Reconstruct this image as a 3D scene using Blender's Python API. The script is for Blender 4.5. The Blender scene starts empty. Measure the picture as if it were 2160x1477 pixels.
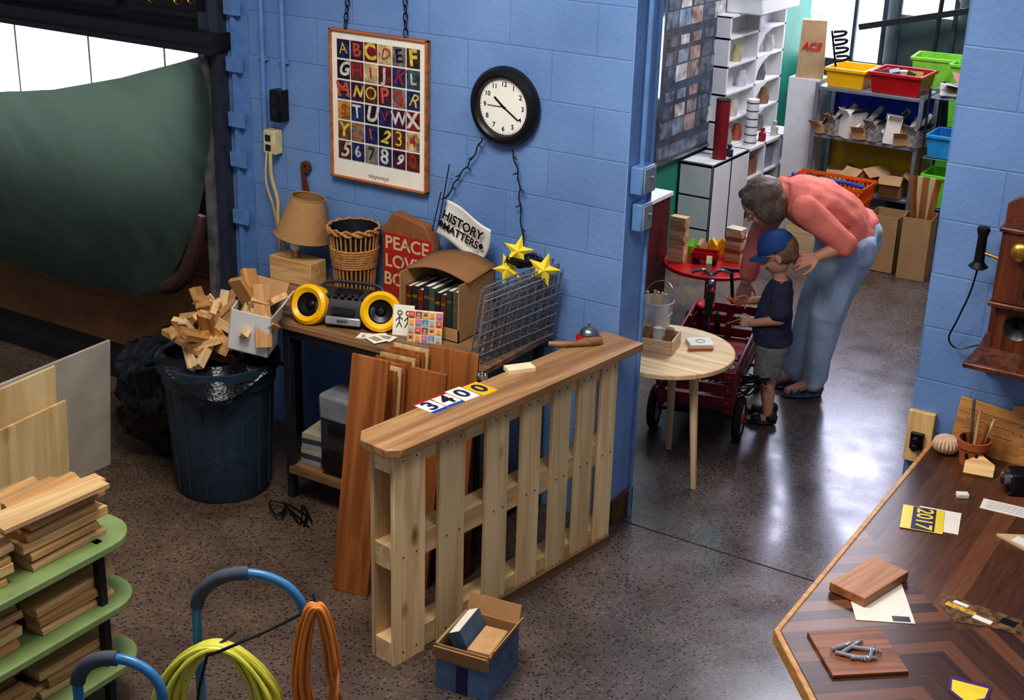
import bpy,bmesh,math,random
from mathutils import Vector as V, Matrix, Euler, noise
random.seed(7)
SC=bpy.context.scene; COL=SC.collection
R=math.radians; pi=math.pi
MW={}
# ------------------------------------------------------------ materials
def lin(c):
    return tuple(((x/255)/12.92 if x/255<=.04045 else ((x/255+.055)/1.055)**2.4) for x in c)+(1,)
def sc(c,k): return tuple(min(1,x*k) for x in c[:3])+(1,)
CACHE={}
def base(name):
    m=bpy.data.materials.new(name); m.use_nodes=True; nt=m.node_tree
    return m,nt,nt.nodes['Principled BSDF']
def mat(name,c,rough=.6,metal=0,var=.15,scale=18,bump=0):
    if name in CACHE: return CACHE[name]
    m,nt,b=base(name); c=lin(c); N=nt.nodes; L=nt.links
    tc=N.new('ShaderNodeTexCoord'); no=N.new('ShaderNodeTexNoise'); no.inputs['Scale'].default_value=scale; no.inputs['Detail'].default_value=4
    L.new(tc.outputs['Object'],no.inputs['Vector'])
    r=N.new('ShaderNodeValToRGB'); r.color_ramp.elements[0].position=.3; r.color_ramp.elements[1].position=.7
    r.color_ramp.elements[0].color=sc(c,1-var); r.color_ramp.elements[1].color=sc(c,1+var)
    L.new(no.outputs['Fac'],r.inputs['Fac']); L.new(r.outputs['Color'],b.inputs['Base Color'])
    b.inputs['Roughness'].default_value=rough; b.inputs['Metallic'].default_value=metal
    if bump:
        bp=N.new('ShaderNodeBump'); bp.inputs['Strength'].default_value=bump; bp.inputs['Distance'].default_value=.01
        n2=N.new('ShaderNodeTexNoise'); n2.inputs['Scale'].default_value=scale*4; L.new(tc.outputs['Object'],n2.inputs['Vector'])
        L.new(n2.outputs['Fac'],bp.inputs['Height']); L.new(bp.outputs['Normal'],b.inputs['Normal'])
    CACHE[name]=m; return m
def wood(name,c1,c2,axis='X',scale=30,rough=.5,coat=0,knots=0):
    key=name+axis
    if key in CACHE: return CACHE[key]
    m,nt,b=base(key); N=nt.nodes; L=nt.links
    tc=N.new('ShaderNodeTexCoord'); mp=N.new('ShaderNodeMapping')
    s={'X':(.07,1,1),'Y':(1,.07,1),'Z':(1,1,.07)}[axis]; mp.inputs['Scale'].default_value=s
    oi=N.new('ShaderNodeObjectInfo'); ad=N.new('ShaderNodeVectorMath'); ad.operation='ADD'
    cm=N.new('ShaderNodeCombineXYZ'); ml=N.new('ShaderNodeMath'); ml.operation='MULTIPLY'; ml.inputs[1].default_value=7
    L.new(oi.outputs['Random'],ml.inputs[0]); L.new(ml.outputs[0],cm.inputs[0]); L.new(ml.outputs[0],cm.inputs[1]); L.new(ml.outputs[0],cm.inputs[2])
    L.new(tc.outputs['Object'],mp.inputs['Vector']); L.new(mp.outputs[0],ad.inputs[0]); L.new(cm.outputs[0],ad.inputs[1])
    no=N.new('ShaderNodeTexNoise'); no.inputs['Scale'].default_value=scale; no.inputs['Detail'].default_value=5; no.inputs['Distortion'].default_value=1.2
    L.new(ad.outputs[0],no.inputs['Vector'])
    r=N.new('ShaderNodeValToRGB'); r.color_ramp.elements[0].position=.35; r.color_ramp.elements[1].position=.62
    r.color_ramp.elements[0].color=lin(c2); r.color_ramp.elements[1].color=lin(c1)
    L.new(no.outputs['Fac'],r.inputs['Fac']); col=r.outputs['Color']
    if knots:
        mp2=N.new('ShaderNodeMapping'); mp2.inputs['Scale'].default_value={'X':(.45,1,1),'Y':(1,.45,1),'Z':(1,1,.45)}[axis]
        a2=N.new('ShaderNodeVectorMath'); a2.operation='ADD'; L.new(tc.outputs['Object'],mp2.inputs['Vector']); L.new(mp2.outputs[0],a2.inputs[0]); L.new(cm.outputs[0],a2.inputs[1])
        vo=N.new('ShaderNodeTexVoronoi'); vo.inputs['Scale'].default_value=knots; L.new(a2.outputs[0],vo.inputs['Vector'])
        rk=N.new('ShaderNodeValToRGB'); rk.color_ramp.elements[0].position=.06; rk.color_ramp.elements[0].color=(.25,.13,.07,1); rk.color_ramp.elements[1].position=.16; rk.color_ramp.elements[1].color=(1,1,1,1)
        L.new(vo.outputs['Distance'],rk.inputs['Fac']); mk=N.new('ShaderNodeMix'); mk.data_type='RGBA'; mk.blend_type='MULTIPLY'; mk.inputs[0].default_value=.85
        L.new(col,mk.inputs[6]); L.new(rk.outputs[0],mk.inputs[7]); col=mk.outputs[2]
    hs=N.new('ShaderNodeHueSaturation'); mr=N.new('ShaderNodeMapRange'); mr.inputs['To Min'].default_value=.8; mr.inputs['To Max'].default_value=1.15
    L.new(oi.outputs['Random'],mr.inputs['Value']); L.new(mr.outputs[0],hs.inputs['Value']); L.new(col,hs.inputs['Color'])
    L.new(hs.outputs[0],b.inputs['Base Color']); b.inputs['Roughness'].default_value=rough
    if coat: b.inputs['Coat Weight'].default_value=coat
    bp=N.new('ShaderNodeBump'); bp.inputs['Strength'].default_value=.15; bp.inputs['Distance'].default_value=.004
    L.new(no.outputs['Fac'],bp.inputs['Height']); L.new(bp.outputs['Normal'],b.inputs['Normal'])
    CACHE[key]=m; return m
def emi(name,c,s):
    m=bpy.data.materials.new(name); m.use_nodes=True; nt=m.node_tree; nt.nodes.clear()
    e=nt.nodes.new('ShaderNodeEmission'); e.inputs[0].default_value=lin(c); e.inputs[1].default_value=s
    o=nt.nodes.new('ShaderNodeOutputMaterial'); nt.links.new(e.outputs[0],o.inputs[0]); return m
def blockwall(name,c,axis='X',bw=.36,bh=.18,dirt=.8):
    m,nt,b=base(name); N=nt.nodes; L=nt.links
    tc=N.new('ShaderNodeTexCoord'); sp=N.new('ShaderNodeSeparateXYZ'); cb=N.new('ShaderNodeCombineXYZ')
    L.new(tc.outputs['Object'],sp.inputs[0]); L.new(sp.outputs[0 if axis=='X' else 1],cb.inputs[0]); L.new(sp.outputs[2],cb.inputs[1])
    br=N.new('ShaderNodeTexBrick'); br.inputs['Scale'].default_value=1; br.inputs['Brick Width'].default_value=bw; br.inputs['Row Height'].default_value=bh
    br.inputs['Mortar Size'].default_value=.004; br.inputs['Mortar Smooth'].default_value=.8
    c=lin(c); br.inputs['Color1'].default_value=sc(c,.95); br.inputs['Color2'].default_value=sc(c,1.05); br.inputs['Mortar'].default_value=sc(c,.88)
    L.new(cb.outputs[0],br.inputs['Vector'])
    no=N.new('ShaderNodeTexNoise'); no.inputs['Scale'].default_value=2.2; no.inputs['Detail'].default_value=9
    L.new(tc.outputs['Object'],no.inputs['Vector'])
    r=N.new('ShaderNodeValToRGB'); r.color_ramp.elements[0].position=.3; r.color_ramp.elements[1].position=.7
    r.color_ramp.elements[0].color=(.66,.70,.76,1); r.color_ramp.elements[1].color=(1.12,1.08,1.03,1)
    L.new(no.outputs['Fac'],r.inputs['Fac'])
    mx=N.new('ShaderNodeMix'); mx.data_type='RGBA'; mx.blend_type='MULTIPLY'; mx.inputs[0].default_value=dirt
    L.new(br.outputs['Color'],mx.inputs[6]); L.new(r.outputs['Color'],mx.inputs[7])
    n3=N.new('ShaderNodeTexNoise'); n3.inputs['Scale'].default_value=8; n3.inputs['Detail'].default_value=10; n3.inputs['Roughness'].default_value=.75
    L.new(tc.outputs['Object'],n3.inputs['Vector'])
    r3=N.new('ShaderNodeValToRGB'); r3.color_ramp.elements[0].position=.685; r3.color_ramp.elements[1].position=.73
    r3.color_ramp.elements[0].color=(0,0,0,1)
    L.new(n3.outputs['Fac'],r3.inputs['Fac'])
    m2=N.new('ShaderNodeMix'); m2.data_type='RGBA'; L.new(r3.outputs['Color'],m2.inputs[0]); L.new(mx.outputs[2],m2.inputs[6]); m2.inputs[7].default_value=(.75,.8,.85,1)
    L.new(m2.outputs[2],b.inputs['Base Color']); b.inputs['Roughness'].default_value=.42
    n2=N.new('ShaderNodeTexNoise'); n2.inputs['Scale'].default_value=45; n2.inputs['Detail'].default_value=6; L.new(tc.outputs['Object'],n2.inputs['Vector'])
    ma=N.new('ShaderNodeMath'); ma.operation='MULTIPLY_ADD'; L.new(br.outputs['Fac'],ma.inputs[0]); ma.inputs[1].default_value=-.8; L.new(n2.outputs['Fac'],ma.inputs[2])
    bp=N.new('ShaderNodeBump'); bp.inputs['Strength'].default_value=.4; bp.inputs['Distance'].default_value=.005
    L.new(ma.outputs[0],bp.inputs['Height']); L.new(bp.outputs['Normal'],b.inputs['Normal'])
    return m
def floormat():
    m,nt,b=base('speckled_concrete'); N=nt.nodes; L=nt.links
    tc=N.new('ShaderNodeTexCoord'); O=tc.outputs['Object']
    no=N.new('ShaderNodeTexNoise'); no.inputs['Scale'].default_value=2.2; no.inputs['Detail'].default_value=9; no.inputs['Roughness'].default_value=.6; L.new(O,no.inputs['Vector'])
    sp=N.new('ShaderNodeSeparateXYZ'); L.new(O,sp.inputs[0])
    mrx=N.new('ShaderNodeMapRange'); mrx.inputs['From Min'].default_value=-.7; mrx.inputs['From Max'].default_value=.35; L.new(sp.outputs[0],mrx.inputs['Value'])
    r=N.new('ShaderNodeValToRGB'); e=r.color_ramp.elements; e[0].position=.3; e[1].position=.72
    e[0].color=lin((70,54,44)); e[1].color=lin((120,100,82)); L.new(no.outputs['Fac'],r.inputs['Fac'])
    r2=N.new('ShaderNodeValToRGB'); e=r2.color_ramp.elements; e[0].position=.3; e[1].position=.72
    e[0].color=lin((68,60,60)); e[1].color=lin((108,96,94)); L.new(no.outputs['Fac'],r2.inputs['Fac'])
    mx=N.new('ShaderNodeMix'); mx.data_type='RGBA'; L.new(mrx.outputs[0],mx.inputs[0]); L.new(r.outputs[0],mx.inputs[6]); L.new(r2.outputs[0],mx.inputs[7])
    vo=N.new('ShaderNodeTexVoronoi'); vo.inputs['Scale'].default_value=95; L.new(O,vo.inputs['Vector'])
    rc=N.new('ShaderNodeSeparateColor'); L.new(vo.outputs['Color'],rc.inputs[0])
    r4=N.new('ShaderNodeValToRGB'); e=r4.color_ramp.elements; r4.color_ramp.interpolation='CONSTANT'; e[0].position=0; e[0].color=(.14,.14,.18,1); e[1].position=.24; e[1].color=(.9,.9,.9,1)
    x=r4.color_ramp.elements.new(.70); x.color=(1.7,1.62,1.55,1); x=r4.color_ramp.elements.new(.84); x.color=(.5,.46,.46,1)
    L.new(rc.outputs[0],r4.inputs['Fac'])
    r5=N.new('ShaderNodeValToRGB'); e=r5.color_ramp.elements; e[0].position=.36; e[0].color=(1,1,1,1); e[1].position=.5; e[1].color=(0,0,0,1); L.new(vo.outputs['Distance'],r5.inputs['Fac'])
    m2=N.new('ShaderNodeMix'); m2.data_type='RGBA'; m2.blend_type='MULTIPLY'; L.new(r5.outputs[0],m2.inputs[0]); L.new(mx.outputs[2],m2.inputs[6]); L.new(r4.outputs[0],m2.inputs[7])
    L.new(m2.outputs[2],b.inputs['Base Color'])
    mr=N.new('ShaderNodeMapRange'); mr.inputs['To Min'].default_value=.48; mr.inputs['To Max'].default_value=.20; L.new(mrx.outputs[0],mr.inputs['Value'])
    n6=N.new('ShaderNodeTexNoise'); n6.inputs['Scale'].default_value=5; n6.inputs['Detail'].default_value=7; L.new(O,n6.inputs['Vector'])
    ma=N.new('ShaderNodeMath'); ma.operation='MULTIPLY_ADD'; L.new(n6.outputs['Fac'],ma.inputs[0]); ma.inputs[1].default_value=.35; L.new(mr.outputs[0],ma.inputs[2])
    mb=N.new('ShaderNodeMath'); mb.operation='SUBTRACT'; L.new(ma.outputs[0],mb.inputs[0]); mb.inputs[1].default_value=.14
    L.new(mb.outputs[0],b.inputs['Roughness']); b.inputs['Specular IOR Level'].default_value=.65
    return m
def countermat():
    m,nt,b=base('walnut_chevron'); N=nt.nodes; L=nt.links
    def MA(op,a,bb=None,c=None):
        n=N.new('ShaderNodeMath'); n.operation=op
        for i,q in enumerate((a,bb,c)):
            if q is None: continue
            if isinstance(q,(int,float)): n.inputs[i].default_value=q
            else: L.new(q,n.inputs[i])
        return n.outputs[0]
    tc=N.new('ShaderNodeTexCoord'); sp=N.new('ShaderNodeSeparateXYZ'); L.new(tc.outputs['Object'],sp.inputs[0])
    x,y=sp.outputs[0],sp.outputs[1]
    ax=MA('ABSOLUTE',MA('SUBTRACT',x,1.56))
    chev=MA('ADD',y,MA('MULTIPLY',ax,.9))
    sel=MA('LESS_THAN',MA('ADD',y,MA('MULTIPLY',ax,-1.0)),-1.12)
    s=N.new('ShaderNodeMix'); L.new(sel,s.inputs[0]); L.new(x,s.inputs[2]); L.new(chev,s.inputs[3])
    st=s.outputs[0]
    k=MA('FLOOR',MA('MULTIPLY',st,17))
    wn=N.new('ShaderNodeTexWhiteNoise'); wn.noise_dimensions='1D'; L.new(k,wn.inputs['W'])
    mp=N.new('ShaderNodeCombineXYZ'); L.new(MA('MULTIPLY',st,60),mp.inputs[0]); L.new(MA('MULTIPLY',y,5),mp.inputs[1])
    no=N.new('ShaderNodeTexNoise'); no.inputs['Scale'].default_value=1.5; no.inputs['Detail'].default_value=5; L.new(mp.outputs[0],no.inputs['Vector'])
    v=MA('ADD',MA('MULTIPLY',wn.outputs['Value'],.6),MA('MULTIPLY',no.outputs['Fac'],.5))
    r=N.new('ShaderNodeValToRGB'); e=r.color_ramp.elements; e[0].position=.15; e[0].color=lin((46,26,20)); e[1].position=.95; e[1].color=lin((134,86,58)); L.new(v,r.inputs['Fac'])
    L.new(r.outputs[0],b.inputs['Base Color']); b.inputs['Roughness'].default_value=.36
    return m
# ------------------------------------------------------------ builder
def catm(pts,n=8,closed=False):
    P=[V(p) for p in pts]; out=[]; N=len(P)
    rng=range(N) if closed else range(N-1)
    for i in rng:
        if closed: a,b,c,d=P[i-1],P[i],P[(i+1)%N],P[(i+2)%N]
        else: a,b,c,d=P[max(i-1,0)],P[i],P[i+1],P[min(i+2,N-1)]
        for j in range(n):
            t=j/n; out.append(.5*((2*b)+(c-a)*t+(2*a-5*b+4*c-d)*t*t+(3*b-a-3*c+d)*t**3))
    if not closed: out.append(P[-1])
    return out
GL={}
def glyph(s,bold=0,ital=0):
    k=(s,bold,ital)
    if k in GL: return GL[k]
    cu=bpy.data.curves.new('t','FONT'); cu.body=s; cu.size=1; cu.align_x='CENTER'; cu.align_y='CENTER'; cu.offset=bold; cu.shear=ital; cu.space_line=.8; cu.resolution_u=4
    o=bpy.data.objects.new('t',cu); COL.objects.link(o); bpy.context.view_layer.update()
    me=bpy.data.meshes.new_from_object(o.evaluated_get(bpy.context.evaluated_depsgraph_get())); bpy.data.objects.remove(o)
    GL[k]=me; return me
TW=Matrix.Rotation(pi/2,4,'X')
class B:
    def __init__(s): s.bm=bmesh.new()
    def _mi(s,vs,mi):
        if mi:
            for v in vs:
                for f in v.link_faces: f.material_index=mi
    def box(s,c,sz,rot=(0,0,0),mi=0):
        r=bmesh.ops.create_cube(s.bm,size=1,matrix=Matrix.LocRotScale(V(c),Euler(rot) if not isinstance(rot,Matrix) else rot.to_quaternion(),V(sz))); s._mi(r['verts'],mi); return s
    def bx(s,x0,x1,y0,y1,z0,z1,mi=0): return s.box(((x0+x1)/2,(y0+y1)/2,(z0+z1)/2),(abs(x1-x0),abs(y1-y0),abs(z1-z0)),mi=mi)
    def cyl(s,p0,p1,r0,r1=None,n=20,mi=0):
        p0=V(p0);p1=V(p1); r1=r0 if r1 is None else r1; d=p1-p0
        r=bmesh.ops.create_cone(s.bm,cap_ends=True,segments=n,radius1=max(r0,1e-4),radius2=max(r1,1e-4),depth=d.length,matrix=Matrix.Translation((p0+p1)/2)@d.to_track_quat('Z','Y').to_matrix().to_4x4()); s._mi(r['verts'],mi); return s
    def sph(s,c,r,rot=None,mi=0,n=20):
        if isinstance(r,(int,float)): r=(r,r,r)
        q=rot if rot is not None else Euler((0,0,0))
        if isinstance(q,tuple): q=Euler(q)
        if isinstance(q,Matrix): q=q.to_quaternion()
        k=bmesh.ops.create_uvsphere(s.bm,u_segments=n,v_segments=max(6,n*2//3),radius=1,matrix=Matrix.LocRotScale(V(c),q,V(r))); s._mi(k['verts'],mi); return s
    def cap(s,p0,p1,r0,r1,n=16):
        s.sph(p0,r0,n=n); s.sph(p1,r1,n=n); return s.cyl(p0,p1,r0,r1,n=n)
    def lathe(s,prof,c=(0,0,0),n=32,mi=0,M=None):
        M=M or Matrix.Translation(V(c)); rings=[]
        for r,z in prof:
            if r<1e-5: rings.append([s.bm.verts.new(M@V((0,0,z)))])
            else: rings.append([s.bm.verts.new(M@V((r*math.cos(2*pi*i/n),r*math.sin(2*pi*i/n),z))) for i in range(n)])
        for a,b in zip(rings,rings[1:]):
            for i in range(n):
                j=(i+1)%n
                if len(a)==1 and len(b)==1: continue
                if len(a)==1: f=s.bm.faces.new((a[0],b[i],b[j]))
                elif len(b)==1: f=s.bm.faces.new((a[i],a[j],b[0]))
                else: f=s.bm.faces.new((a[i],a[j],b[j],b[i]))
                f.material_index=mi
        return s
    def rings(s,rs,n=20):
        L=[]
        for c,a,b in rs:
            c=V(c);a=V(a);b=V(b); L.append([s.bm.verts.new(c+a*math.cos(2*pi*i/n)+b*math.sin(2*pi*i/n)) for i in range(n)])
        for p,q in zip(L,L[1:]):
            for i in range(n): s.bm.faces.new((p[i],p[(i+1)%n],q[(i+1)%n],q[i]))
        s.bm.faces.new(L[0][::-1]); s.bm.faces.new(L[-1]); return s
    def tube(s,pts,r,n=8,closed=False,mi=0):
        P=[V(p) for p in pts]; N=len(P); L=[]; up=None
        for i in range(N):
            t=(P[(i+1)%N]-P[i-1]) if closed else (P[min(i+1,N-1)]-P[max(i-1,0)])
            if t.length<1e-9: t=V((0,0,1))
            t.normalize()
            if up is None: up=V((0,0,1)) if abs(t.z)<.9 else V((1,0,0))
            a=up-t*up.dot(t)
            if a.length<1e-5: a=t.orthogonal()
            a.normalize(); up=a; b=t.cross(a); rr=r[min(i,len(r)-1)] if isinstance(r,(list,tuple)) else r
            L.append([s.bm.verts.new(P[i]+a*rr*math.cos(2*pi*k/n)+b*rr*math.sin(2*pi*k/n)) for k in range(n)])
        for i in range(N if closed else N-1):
            p=L[i];q=L[(i+1)%N]
            for k in range(n): f=s.bm.faces.new((p[k],p[(k+1)%n],q[(k+1)%n],q[k])); f.material_index=mi
        if not closed:
            f=s.bm.faces.new(L[0][::-1]); f.material_index=mi; f=s.bm.faces.new(L[-1]); f.material_index=mi
        return s
    def prism(s,pts,z0,z1,mi=0,M=None):
        M=M or Matrix(); a=[s.bm.verts.new(M@V((x,y,z0))) for x,y in pts]; b=[s.bm.verts.new(M@V((x,y,z1))) for x,y in pts]; n=len(pts)
        fs=[s.bm.faces.new(a[::-1]),s.bm.faces.new(b)]+[s.bm.faces.new((a[i],a[(i+1)%n],b[(i+1)%n],b[i])) for i in range(n)]
        for f in fs: f.material_index=mi
        return s
    def grid(s,fn,nu,nv,mi=0):
        L=[[s.bm.verts.new(V(fn(i/nu,j/nv))) for j in range(nv+1)] for i in range(nu+1)]
        for i in range(nu):
            for j in range(nv): f=s.bm.faces.new((L[i][j],L[i+1][j],L[i+1][j+1],L[i][j+1])); f.material_index=mi
        return s
    def torus(s,Rr,r,M,n=24,k=8,mi=0):
        return s.tube([M@V((Rr*math.cos(2*pi*i/n),Rr*math.sin(2*pi*i/n),0)) for i in range(n)],r,n=k,closed=True,mi=mi)
    def text(s,t,size,M,mi=0,bold=0,ital=0):
        me=glyph(t,bold,ital); vs=[s.bm.verts.new(M@(v.co*size)) for v in me.vertices]
        for p in me.polygons:
            try: f=s.bm.faces.new([vs[i] for i in p.vertices]); f.material_index=mi
            except Exception: pass
        return s
    def obj(s,name,mats,par=None,loc=None,rot=(0,0,0),label=None,cat=None,grp=None,kind=None,bev=0,ang=35,w=False,recalc=True,solid=0):
        if recalc: bmesh.ops.recalc_face_normals(s.bm,faces=s.bm.faces[:])
        me=bpy.data.meshes.new(name); s.bm.to_mesh(me); s.bm.free()
        return fin(me,name,mats,par,loc,rot,label,cat,grp,kind,bev,ang,w,solid)
def fin(me,name,mats,par=None,loc=None,rot=(0,0,0),label=None,cat=None,grp=None,kind=None,bev=0,ang=35,w=False,solid=0):
    if len(me.materials): me.materials.clear()
    for m in (mats if isinstance(mats,(list,tuple)) else [mats]): me.materials.append(m)
    me.polygons.foreach_set('use_smooth',[True]*len(me.polygons)); me.set_sharp_from_angle(angle=R(ang))
    o=bpy.data.objects.new(name,me); COL.objects.link(o)
    if par:
        if w: me.transform(MW[par].inverted())
        o.parent=par
        if loc is not None: o.location=loc
        o.rotation_euler=rot; MW[o]=MW[par]@Matrix.LocRotScale(o.location,Euler(rot),None)
    else:
        if loc is None and kind!='structure':
            xs=[v.co for v in me.vertices]; mn=[min(v[i] for v in xs) for i in range(3)]; mx=[max(v[i] for v in xs) for i in range(3)]
            c=V(((mn[0]+mx[0])/2,(mn[1]+mx[1])/2,mn[2])); me.transform(Matrix.Translation(-c)); o.location=c
        elif loc is not None: o.location=loc
        o.rotation_euler=rot; MW[o]=Matrix.LocRotScale(o.location,Euler(rot),None)
    if label: o['label']=label
    if cat: o['category']=cat
    if grp: o['group']=grp
    if kind: o['kind']=kind
    if bev:
        b=o.modifiers.new('b','BEVEL'); b.width=bev; b.segments=2; b.limit_method='ANGLE'; b.angle_limit=R(40)
    if solid:
        b=o.modifiers.new('s','SOLIDIFY'); b.thickness=solid
    return o
def thing(name,label,cat,loc=(0,0,0),rot=(0,0,0),grp=None):
    o=bpy.data.objects.new(name,None); o.empty_display_size=.1; COL.objects.link(o); o.location=loc; o.rotation_euler=rot
    o['label']=label; o['category']=cat
    if grp: o['group']=grp
    MW[o]=Matrix.LocRotScale(V(loc),Euler(rot),None); return o
def dup(o,loc,rot=None,scale=None,label=None):
    n=o.copy(); COL.objects.link(n); n.location=loc
    if rot is not None: n.rotation_euler=rot
    if scale: n.scale=scale
    if label: n['label']=label
    def kids(src,dst):
        for c in src.children:
            k=c.copy(); COL.objects.link(k); k.parent=dst; kids(c,k)
    kids(o,n); return n
def remesh(b,name,m,par,vox=.006,sm=4,w=True,label=None):
    me=bpy.data.meshes.new('x'); b.bm.to_mesh(me); b.bm.free(); o=bpy.data.objects.new('x',me); COL.objects.link(o)
    r=o.modifiers.new('r','REMESH'); r.mode='VOXEL'; r.voxel_size=vox
    q=o.modifiers.new('s','SMOOTH'); q.factor=.5; q.iterations=sm
    bpy.context.view_layer.update(); me2=bpy.data.meshes.new_from_object(o.evaluated_get(bpy.context.evaluated_depsgraph_get())); bpy.data.objects.remove(o)
    return fin(me2,name,m,par,ang=180,w=w,label=label)
# ------------------------------------------------------------ palette
m_wall=blockwall('blue_block_paint',(116,150,200))
m_walle=mat('blue_paint_smooth',(120,156,206),.45,var=.12,scale=6,bump=.2)
m_pipe=mat('blue_painted_steel',(100,138,188),.4,var=.12)
m_floor=floormat()
m_pine=wood('pine',(226,188,132),(196,150,96)); m_pineZ=wood('pine',(226,188,132),(190,144,92),'Z'); m_pineY=wood('pine',(226,190,138),(196,152,102),'Y')
m_pal=wood('pallet_pine',(238,212,166),(216,182,132),'Z',20,.6,knots=7); m_palX=wood('pallet_pine',(236,208,160),(206,172,122),'X',22,.6)
m_top=wood('worn_counter_wood',(172,134,92),(134,98,64),'X',22,.4)
m_desk=wood('desk_wood',(146,112,78),(104,76,50),'X',22,.5)
m_brnZ=wood('brown_panel',(178,112,60),(138,82,42),'Z',18,.4); m_brnX=wood('brown_panel',(178,112,60),(138,80,42),'X',18,.4)
m_dkw=wood('dark_oak',(112,58,34),(66,30,18),'Z',26,.35,.3)
m_lt=wood('light_wood',(224,196,152),(196,162,114),'X',20,.5); m_ltZ=wood('light_wood',(224,196,152),(196,162,114),'Z',20,.5)
m_card=mat('cardboard',(178,138,94),.8,var=.08,scale=8); m_cardd=mat('cardboard_inner',(140,100,64),.85,var=.1,scale=8)
m_black=mat('black_plastic',(18,18,20),.35); m_dark=mat('dark_metal',(32,32,38),.5); m_steel=mat('steel',(150,152,158),.3,.9)
m_wire=mat('grey_wire',(140,142,148),.4,.4); m_white=mat('white_paint',(225,225,222),.5,var=.04); m_paper=mat('white_paper',(236,230,216),.7,var=.04)
m_red=mat('red_paint',(176,24,28),.3,var=.1); m_dred=mat('barn_red',(120,24,32),.4,var=.2); m_yel=mat('yellow_plastic',(244,186,16),.3,var=.05)
m_navy=mat('navy_ink',(28,34,80),.5); m_brass=mat('brass',(190,150,70),.3,.9); m_green=mat('green_plastic',(120,205,60),.4)
m_teal=mat('green_wall_paint',(44,136,112),.5,var=.15,scale=4,bump=.2)
m_rub=mat('rubber',(20,20,22),.8)
# ------------------------------------------------------------ structure
def st(name,b,m,**k): return b.obj(name,m,kind='structure',loc=(0,0,0),**k)
st('floor',B().bx(-6,4,-5.5,6,-.1,0),m_floor)
st('trim_1',B().bx(-.02,1.4,.06,.066,0,.001),mat('joint_dark',(40,34,30),.9))
st('wall_back',B().bx(-1.92,-.035,0,.17,0,3),m_wall)
st('wall_back_end',B().bx(-.035,-.03,0,.17,0,3),m_walle)
st('baseboard_end',B().bx(-.03,-.012,.0,.17,0,.10),mat('worn_brown_base',(96,66,44),.6,var=.3))
st('wall_right',B().bx(1.075,3.6,0,.17,0,3),m_wall)
st('wall_left',B().bx(-1.5,-1.36,.17,5.4,0,3),m_teal)
st('wall_far',B().bx(-1.5,3.6,5.2,5.35,0,3),mat('far_wall_paint',(70,84,84),.6,var=.2,scale=3))
st('wall_garage',B().bx(-6,-1.92,.2,.35,0,1.02).bx(-6,-1.92,.2,.35,1.66,3).bx(-6,-4.4,.2,.35,.7,1.7),mat('garage_wall',(48,46,48),.8))
b=B().bx(-4.6,-2.06,.1,.16,.06,.72)
for z in (.30,.55): b.bx(-4.6,-2.06,.092,.1,z,z+.012)
st('door_1',b,mat('brown_door_panel',(124,84,50),.6,var=.2,scale=5))
st('door_2',B().bx(-4.6,-2.06,.1,.16,.72,1.0),mat('grey_door_panel',(58,62,58),.6))
st('window_1',B().bx(-4.6,-2.06,.12,.14,1.0,1.62),emi('daylight_pane',(235,240,250),3.2))
b2=B()
for x in (-3.9,-3.38,-2.88,-2.4): b2.bx(x-.006,x+.006,.11,.12,1.0,1.64)
b2.bx(-4.6,-2.06,.09,.12,.99,1.02)
st('trim_2',b2,mat('window_frame_grey',(215,218,222),.5))
st('trim_3',B().bx(-4.6,-1.9,-.1,.14,1.63,1.70).bx(-4.6,-1.9,-.12,-.1,1.62,1.645),m_dark)
st('trim_4',B().bx(-2.06,-1.92,-.02,.16,0,2.6).bx(-1.97,-1.92,-.05,-.02,0,2.6),mat('dark_frame',(66,72,86),.45,.3))
st('trim_5',B().bx(-2.03,-1.995,-.06,-.02,.0,1.62).bx(-2.06,-2.035,-.03,-.02,.3,1.62),mat('bare_metal_track',(150,148,152),.4,.5,var=.4,scale=12))
st('baseboard_left',B().bx(-4.6,-2.06,-.08,.12,0,.08),m_dark)
st('trim_6',B().bx(-4.6,-1.93,.02,.1,1.70,2.6),mat('dark_upper_panel',(36,38,44),.4))
for i,x in enumerate((-3.62,-3.05,-2.48)):
    b=B().bx(x,x+.5,-.01,.02,1.74,2.1).bx(x+.03,x+.47,-.02,-.01,1.77,2.07,mi=1)
    for k in range(14):
        px=x+.06+random.random()*.38; pz=1.8+random.random()*.22
        b.torus(.014+.012*random.random(),.003,Matrix.Translation((px,-.022,pz))@TW,n=10,k=4,mi=2)
    b.obj('ornate_tray',[m_dark,m_black,m_brass],label='dark framed panel with faded gold ornament',cat='panel',grp='ornate panels above the door')
# tarp
def tp(u,v):
    top=[(-3.95,1.24),(-3.4,1.27),(-2.9,1.35),(-2.45,1.46),(-1.985,1.605)]
    bot=[(-4.0,.46),(-3.52,.46),(-2.9,.43),(-2.46,.46),(-2.28,.53)]
    def ev(P,u):
        k=min(int(u*4),3); t=u*4-k; return P[k][0]*(1-t)+P[k+1][0]*t, P[k][1]*(1-t)+P[k+1][1]*t
    a=ev(top,u); c=ev(bot,u)
    x=a[0]*(1-v)+c[0]*v+.66*v*(1-v)*u**4; z=a[1]*(1-v)+c[1]*v
    w=noise.noise(V((u*6,v*3,1)))*.035+noise.noise(V((u*14-v*8,v*4,4)))*.014+noise.noise(V((u*40-v*22,v*10,9)))*.003
    y=-.10-.02*math.sin(v*pi)-.015*math.sin(12*u+7*v*(1-u))+w
    return (x,min(y,-.05),z-.04*math.sin(pi*v)*math.sin(5*u))
m,nt,bb=base('green_tarp'); tr=nt.nodes.new('ShaderNodeBsdfTranslucent'); tr.inputs[0].default_value=lin((124,146,128)); ms=nt.nodes.new('ShaderNodeMixShader'); ms.inputs[0].default_value=.15
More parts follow.
